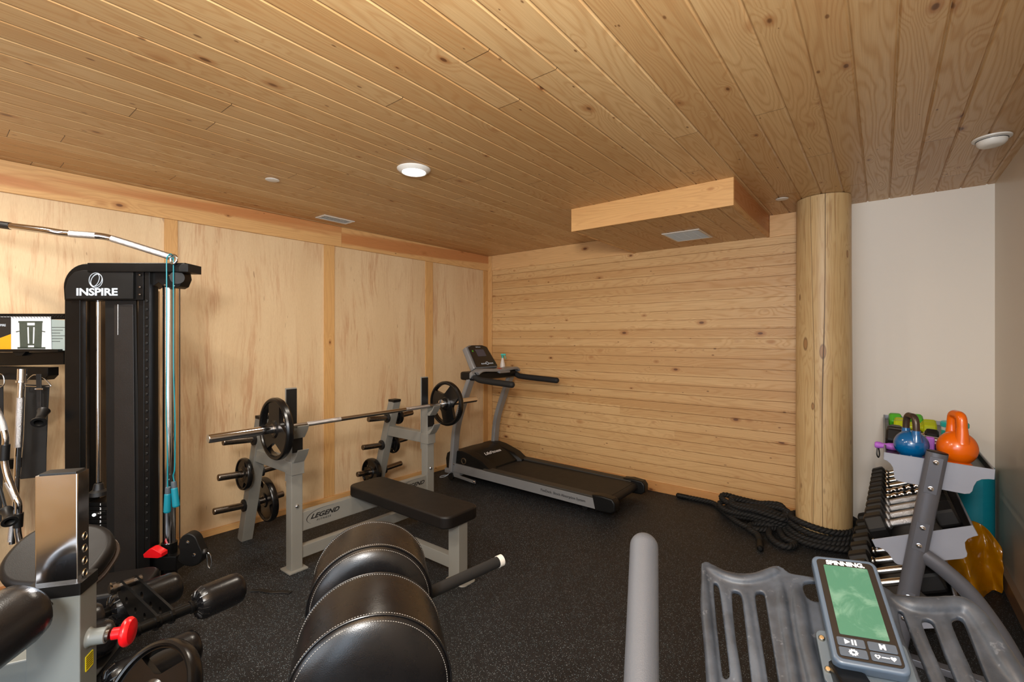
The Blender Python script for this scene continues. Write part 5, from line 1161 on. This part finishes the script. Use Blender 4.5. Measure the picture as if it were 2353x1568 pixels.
# wipes canister
cp = Vector((0.298, 3.36, ztop(0.298)))
cn = thing('wipes_canister', 'round white canister with a teal lid behind the orange kettlebell', 'canister', cp)
m = MB(); m.lathe([(0, 0), (0.050, 0), (0.052, 0.004), (0.052, 0.100), (0, 0.100)], cp, (0, 0, 1), 40); cb = m.build('canister_body', 'canister_white', cn)
m = MB(); m.lathe([(0.0523, 0.015), (0.0526, 0.015), (0.0526, 0.080), (0.0523, 0.080)], cp, (0, 0, 1), 40); m.build('label_band', 'canister_teal', cb)
m = MB(); m.lathe([(0.0, 0.098), (0.0550, 0.098), (0.0565, 0.101), (0.0565, 0.119), (0.052, 0.124), (0.0, 0.125)], cp, (0, 0, 1), 40); m.build('lid', 'canister_teal', cn)

# ------------------------------------------------------------------ mat and amber band in the corner
mp = Vector((XR - 0.108, YB - 0.112, 0))
ym = thing('rolled_exercise_mat', 'teal ribbed exercise mat rolled up and standing in the corner behind the rack', 'exercise mat', mp)
m = MB(); sect = []
for k in range(200):
    t0 = k / 199; a_ = 2 * math.pi * 5.6 * t0; r = 0.018 + 0.082 * t0; sect.append((r * math.cos(a_ + 1.2), r * math.sin(a_ + 1.2)))
vs = []; th = 0.0055
for (x, y) in sect: q = Vector((x, y, 0)).normalized() * th; vs += [(mp.x + x, mp.y + y, 0.0), (mp.x + x, mp.y + y, 0.62), (mp.x + x + q.x, mp.y + y + q.y, 0.62), (mp.x + x + q.x, mp.y + y + q.y, 0.0)]
fs = []
for i in range(199):
    for j in range(4): fs.append((4 * i + j, 4 * i + (j + 1) % 4, 4 * i + 4 + (j + 1) % 4, 4 * i + 4 + j))
fs += [(0, 1, 2, 3), tuple(4 * 199 + j for j in range(4))]
m.add(vs, fs); m.build('mat_roll', 'mat_teal', ym, angle=40)
random.seed(11)
ab0 = Vector((0.42, 3.60, 0))
from mathutils import noise as mnoise
def amb(i, j, n=15, k=13):
    s = i / (n - 1); t0 = j / (k - 1)
    js, jt = random.uniform(-.3, .3) / (n - 1), random.uniform(-.3, .3) / (k - 1)
    s += js if 0 < i < n - 1 else 0; t1 = t0 + (jt if 0 < j < k - 1 else 0)
    x = 0.275 + 0.255 * s; top = 0.385 - 0.10 * abs(s - 0.5) - 0.30 * max(0, s - 0.78); z = 0.004 + (top - 0.01) * t1
    y = 3.60 + 0.12 * s + 0.07 * math.sin(9 * s + 2.5 * t0) * (1 - 0.3 * t0) + 0.10 * t0 + random.uniform(-1, 1) * 0.022
    return (min(x, XR - 0.030), y, z)
m = MB(); m.grid(amb, 15, 13)
tag(m.build('amber_exercise_band', 'amber', None, angle=70, solid=0.0012, subsurf=1), 'crumpled translucent amber exercise band bunched on the floor in front of the teal mat', 'exercise band')

# ------------------------------------------------------------------ battle rope round the post
RR = 0.0215
def fl(px, py, z=0.02): v = Fz(px, py, z); return Vector((v.x, v.y, z))
path = [fl(1557, 1139), fl(1580, 1144), fl(1605, 1149), fl(1640, 1158), fl(1662, 1176), fl(1690, 1198), fl(1722, 1214), fl(1755, 1218), fl(1785, 1212, .03), fl(1800, 1200, .06)]
# heaped oval loops beside the post
hx, hy = fl(1738, 1197).x, fl(1738, 1197).y
def loop(cx_, cy_, rx, ry, rot, z0, z1, n=10, a0=0, a1=360):
    o = []
    for k in range(n):
        a_ = R(a0 + (a1 - a0) * k / n); x, y = rx * math.cos(a_), ry * math.sin(a_); c_, s_ = math.cos(rot), math.sin(rot)
        o.append(Vector((cx_ + x * c_ - y * s_, cy_ + x * s_ + y * c_, z0 + (z1 - z0) * k / n + 0.012 * math.sin(3 * a_ + cx_ * 9))))
    return o
path += loop(hx, hy + 0.01, 0.235, 0.105, R(-6), 0.05, 0.055, 10, 20, 380)
path += loop(hx - 0.02, hy + 0.02, 0.265, 0.120, R(-8), 0.075, 0.075, 10, 20, 380)
path += loop(hx + 0.01, hy - 0.01, 0.20, 0.075, R(-2), 0.095, 0.10, 10, 20, 380)
path += loop(hx - 0.03, hy + 0.035, 0.25, 0.10, R(-12), 0.125, 0.13, 10, 20, 380)
path += loop(hx + 0.02, hy - 0.03, 0.21, 0.09, R(-10), 0.14, 0.12, 10, 20, 380)
path += loop(hx + 0.0, hy + 0.02, 0.18, 0.05, R(2), 0.15, 0.12, 8, 20, 330)
path += [Vector((hx + 0.22, hy - 0.06, 0.10)), Vector((LX - 0.30, LY - 0.02, 0.06))]
# turns round the post
for q, (rr, z) in enumerate(((0.203, 0.128), (0.208, 0.088), (0.218, 0.050), (0.250, 0.022))):
    for k in range(14):
        a_ = R(180 + 360 * k / 14); path.append(Vector((LX + (rr + 0.010 * math.sin(2 * a_ + q)) * math.cos(a_), min(LY + rr * math.sin(a_), YB - 0.045), z + 0.010 * math.sin(a_ * 2 + q * 1.3) + (0.0 if q < 3 else 0))))
path += [Vector((LX - 0.27, LY - 0.03, 0.022)), fl(1800, 1236), fl(1826, 1250), fl(1812, 1258), fl(1785, 1250), fl(1768, 1232), fl(1768, 1215, .02), Vector((hx + 0.12, hy - 0.10, 0.045)), Vector((hx + 0.0, hy - 0.12, 0.03)), fl(1722, 1216, 0.024), fl(1738, 1228), fl(1745, 1240), fl(1747, 1262)]
for p in path: p.z = max(p.z, 0.0215)
raw = catmull(path, 12)
# resample evenly and twist a three-strand section along it
rs_ = [raw[0]]; acc = 0.0; step = 0.011
for p, q in zip(raw, raw[1:]):
    d = (q - p).length; t0 = step - acc
    while t0 <= d and d > 0: rs_.append(p.lerp(q, t0 / d)); t0 += step
    acc = (acc + d) % step if d > 0 else acc
sect = []
for k in range(18):
    a_ = 2 * math.pi * k / 18; r = RR * (0.80 + 0.24 * abs(math.cos(1.5 * a_)) ** 0.8); sect.append((r * math.cos(a_), r * math.sin(a_)))
m = MB(); m.sweep(rs_, sect, None, twist=[-i * step * 2 * math.pi / 0.080 for i in range(len(rs_))])
rp_ = thing('battle_rope', 'thick black twisted battle rope heaped on the floor and wound around the log post', 'rope', (hx, hy, 0))
m.build('rope', 'black_rope', rp_, angle=60)
for p0, p1 in ((rs_[0], rs_[9]), (rs_[-1], rs_[-12])):
    m = MB(); d = (p1 - p0); l = d.length; m.lathe([(0, -0.012), (0.012, -0.011), (0.0195, -0.003), (0.0215, 0.004), (0.0215, l - 0.004), (0.0205, l)], p0, d, 20); m.build('rope_end_sleeve', 'black_plastic', rp_)

# ------------------------------------------------------------------ indoor bike cockpit in the right foreground
bo = cw(0.45, 0.50, 0)
bk_ = thing('indoor_bike', 'grey indoor cycling bike in the right foreground, slotted plastic handlebar tray with green display', 'exercise bike', bo, YAW)
U = cw(0.912, -0.405, 0.063).normalized(); V = cw(0.318, 0.797, 0.514).normalized(); Nn = U.cross(V).normalized(); V = Nn.cross(U).normalized()
cc0 = cw(0.4977, 0.6768, CAM_H - 0.3898)
Mc = frame(cc0, U, V, Nn)
m = MB(); m.prism(rrect(0.0855, 0.165, 0.011, 6), -0.021, 0.0, Mc, bevel=0.0045, seg=3); cs = m.build('console', 'console_shell', bk_)
m = MB(); m.prism(rrect(0.0735, 0.151, 0.006, 5), 0.0, 0.0012, Mc, bevel=0.0005, seg=1); m.build('console_face', 'console_face', cs)
m = MB(); m.prism(rrect(0.0568, 0.1077, 0.0015, 2), 0.0012, 0.0018, Mc @ Matrix.Translation((0, 0.0112, 0))); m.build('display', 'lcd_green', cs)
text_mesh('lettering', 'SPINNING.', 0.0095, Mc @ Matrix.Translation((0.001, 0.0698, 0.0016)), 'decal_white', cs, bold=0.00045, sx=1.12, spacing=0.98, extrude=0.0001)
by = -0.0527
for (x, y) in ((-0.0175, by), (0.0175, by), (-0.0175, by - 0.0135), (0.0175, by - 0.0135)):
    m = MB(); m.prism(rrect(0.032, 0.0118, 0.002, 3), 0.0012, 0.0026, Mc @ Matrix.Translation((x, y, 0)), bevel=0.0006, seg=1); bt = m.build('button', 'button', cs)
    zt = 0.0027; Ms = Mc @ Matrix.Translation((x, y, 0)); m = MB()
    if x < 0 and y == by:
        m.prism([(-0.0075, -0.0035), (-0.0075, 0.0035), (-0.001, 0)], zt, zt + 0.0002, Ms); m.prism([(0.0005, -0.0035), (0.0025, -0.0035), (0.0025, 0.0035), (0.0005, 0.0035)], zt, zt + 0.0002, Ms); m.prism([(0.004, -0.0035), (0.006, -0.0035), (0.006, 0.0035), (0.004, 0.0035)], zt, zt + 0.0002, Ms); m.build('play_pause_symbol', 'decal_white', bt)
    elif y == by: text_mesh('lettering', 'M', 0.0092, Ms @ Matrix.Translation((0, 0, zt)), 'decal_white', bt, bold=0.0005, extrude=0.0001)
    elif x < 0:
        g_o = [((0.0046 if k % 2 == 0 else 0.0035) * math.cos(2 * math.pi * (k + 0.5 * (0)) / 20) * 1.25, (0.0046 if k % 2 == 0 else 0.0035) * math.sin(2 * math.pi * k / 20)) for k in range(20)]
        m.prism(g_o, zt, zt + 0.0002, Ms, holes=[[(x_ * 1.2, y_) for x_, y_ in circ(0.0017, 12)]]); m.build('gear_symbol', 'decal_white', bt)
    else:
        def heart(s, cx_): return [(cx_ + s * 0.0031 * 0.062 * 16 * math.sin(t) ** 3 , s * 0.0031 * 0.062 * (13 * math.cos(t) - 5 * math.cos(2 * t) - 2 * math.cos(3 * t) - math.cos(4 * t))) for t in [2 * math.pi * k / 24 for k in range(24)]]
        m.prism(heart(1.05, -0.0085), zt, zt + 0.0002, Ms, holes=[[(a_ , b_ * 1.0) for a_, b_ in heart(0.5, -0.0085)]]); m.prism(heart(1.05, 0.0085), zt, zt + 0.0002, Ms); m.prism(rrect(0.009, 0.0012, 0.0004, 1), zt, zt + 0.0002, Ms); m.build('heart_symbol', 'decal_white', bt)
# mounting plate with screws
dN = -0.030
m = MB(); m.prism(rrect(0.106, 0.074, 0.009, 4), dN, dN + 0.008, Mc @ Matrix.Translation((-0.002, -0.064, 0)), bevel=0.002, seg=2); mp_ = m.build('console_mount', 'grey_plastic', bk_)
for (x, y) in ((-0.0485, -0.040), (-0.0485, -0.082), (-0.030, -0.094), (0.028, -0.094)):
    m = MB(); m.lathe([(0, .0035), (.0028, .0034), (.0042, .002), (.0045, 0)], Mc @ Vector((x, y, dN + 0.008)), Nn, 14); m.build('screw', 'brass', mp_)
m = MB(); m.bar(Mc @ Vector((0, -0.03, -0.02)), Mc @ Vector((0, -0.03, -0.05)), 0.04, 0.03, U, 0.003); m.build('console_stem', 'grey_plastic', bk_)
# moulded tray: outline traced on its own plane, slots cut through
tp = cw(0.505, 0.69, CAM_H - 0.425); tn = cw(-0.20, -0.42, 0.885).normalized()
tu = cw(1, 0, 0).normalized(); tu = (tu - tn * tu.dot(tn)).normalized(); tv = tn.cross(tu).normalized(); MTp = frame(tp, tu, tv, tn)
def onp(px, py):
    r = P(px, py, 1.0) - cam.location; k = (tp - cam.location).dot(tn) / r.dot(tn); q = cam.location + r * k - tp; return (q.dot(tu), q.dot(tv))
def smooth2(pts, n=4): return [onp(v.x, v.y) for v in catmull([Vector((a_, b_, 0)) for a_, b_ in pts], n, True)]
outline = [(1611, 1300), (1616, 1292), (1626, 1290), (1640, 1297), (1665, 1309), (1700, 1316), (1730, 1315), (1758, 1306), (1780, 1299), (1797, 1303), (1815, 1316), (1850, 1322), (1895, 1330), (1960, 1340), (2022, 1345), (2040, 1352), (2060, 1366), (2090, 1373), (2130, 1373), (2180, 1368), (2212, 1370), (2235, 1380), (2262, 1405), (2295, 1450), (2330, 1500), (2372, 1560), (2420, 1640), (2400, 1700), (2200, 1715), (1900, 1700), (1700, 1690), (1635, 1670), (1622, 1560), (1618, 1450), (1612, 1360)]
holes = [[(1640, 1340), (1648, 1342), (1654, 1360), (1664, 1440), (1676, 1540), (1674, 1556), (1666, 1560), (1660, 1548), (1652, 1480), (1644, 1400)],
 [(1682, 1364), (1690, 1358), (1700, 1362), (1706, 1380), (1713, 1440), (1724, 1540), (1730, 1610), (1720, 1620), (1708, 1600), (1698, 1520), (1688, 1440)],
 [(1736, 1370), (1744, 1360), (1754, 1361), (1759, 1378), (1772, 1460), (1788, 1560), (1796, 1615), (1784, 1622), (1772, 1600), (1760, 1530), (1746, 1440)],
 [(1845, 1345), (1855, 1337), (1878, 1337), (1886, 1350), (1890, 1378), (1872, 1381), (1853, 1370)],
 [(2064, 1403), (2073, 1406), (2083, 1428), (2102, 1478), (2128, 1540), (2150, 1600), (2138, 1606), (2122, 1575), (2096, 1520), (2076, 1460)],
 [(2119, 1430), (2128, 1423), (2143, 1428), (2152, 1448), (2170, 1498), (2192, 1550), (2216, 1610), (2200, 1618), (2180, 1590), (2156, 1530), (2134, 1470)],
 [(2188, 1432), (2197, 1420), (2210, 1419), (2220, 1436), (2238, 1480), (2264, 1550), (2290, 1610), (2276, 1620), (2256, 1590), (2230, 1530), (2206, 1478)]]
m = MB(); m.prism(smooth2(outline, 4), -0.010, 0.0, MTp, holes=[smooth2(h, 3) for h in holes])
def ridge(pts, r0, lift=0.0):
    q = [onp(a_, b_) for a_, b_ in pts]; w_ = catmull([MTp @ Vector((x, y, lift)) for x, y in q], 8); N_ = len(w_)
    m.tube(w_, r0, 16, scale=[math.sin(math.pi / 2 * min(1, (0.6 + min(i, N_ - 1 - i)) / 9)) for i in range(N_)])
ridge([(1618, 1300), (1622, 1400), (1630, 1480), (1638, 1560), (1650, 1660)], 0.0085, -0.001)
ridge([(1620, 1300), (1665, 1323), (1705, 1332), (1745, 1327), (1778, 1314), (1795, 1316)], 0.0085, -0.002)
ridge([(1830, 1330), (1838, 1400), (1852, 1480), (1872, 1560), (1895, 1680)], 0.0120, -0.004)
ridge([(1790, 1312), (1800, 1400), (1812, 1480), (1828, 1580), (1845, 1680)], 0.0085, -0.003)
ridge([(2040, 1368), (2095, 1388), (2150, 1391), (2205, 1390), (2240, 1410), (2275, 1458), (2315, 1525), (2370, 1610)], 0.0135, -0.004)
ridge([(2040, 1360), (2056, 1440), (2086, 1520), (2126, 1610)], 0.0070, -0.002)
ridge([(1712, 1345), (1718, 1400), (1728, 1460), (1744, 1550), (1758, 1660)], 0.0066, -0.0035)
ridge([(1664, 1335), (1670, 1400), (1680, 1460), (1694, 1550), (1710, 1660)], 0.0064, -0.0035)
ridge([(2098, 1395), (2112, 1450), (2134, 1500), (2164, 1570), (2200, 1660)], 0.0068, -0.0035)
ridge([(2166, 1395), (2180, 1450), (2204, 1510), (2236, 1580), (2270, 1660)], 0.0070, -0.0035)
tray = m.build('handlebar_tray', 'bike_plastic', bk_, angle=80)
for md in list(tray.modifiers): tray.modifiers.remove(md)
md = tray.modifiers.new('blend', 'REMESH'); md.mode = 'VOXEL'; md.voxel_size = 0.0019; md.use_smooth_shade = True
md = tray.modifiers.new('soften', 'SMOOTH'); md.factor = 0.5; md.iterations = 9
# rubber-coated bar end rising at the left
b0 = P(1472, 1640, 0.505); b1 = P(1480, 1258, 0.660); d = (b1 - b0); l = d.length; rg = 0.0193
m = MB(); m.lathe([(0, 0), (rg, 0), (rg, l)] + [(rg * math.cos(R(a_)), l + rg * math.sin(R(a_))) for a_ in range(9, 91, 9)], b0, d, 40); m.build('handlebar_grip', 'bike_grip', bk_, angle=60)
# handlebar tube, stem, frame, out of view below
hb0 = b0; hub = cw(0.40, 0.47, 0.98)
m = MB(); m.tube(catmull([b0 + (b0 - b1).normalized() * -0.01, cw(0.16, 0.44, 0.985), cw(0.25, 0.42, 0.96), hub], 6), 0.016, 16); m.build('handlebar_tube', 'black_metal', bk_)
m = MB(); m.bar(hub, MTp @ Vector((-0.05, -0.06, -0.012)), 0.05, 0.04, U, 0.006); m.bar(hub, cw(0.44, 0.46, 0.10), 0.06, 0.045, cw(1, 0), 0.006); m.build('handlebar_post', 'black_metal', bk_)
m = MB(); m.bar(cw(0.44, 0.46, 0.05), cw(0.46, -0.50, 0.05), 0.06, 0.06, (0, 0, 1), 0.006); m.build('base_beam', 'black_metal', bk_)
for q in (0.46, -0.50):
    m = MB(); m.bar(cw(0.22, q, 0.02), cw(0.68, q, 0.02), 0.06, 0.04, (0, 0, 1), 0.006); m.build('base_foot', 'black_metal', bk_)
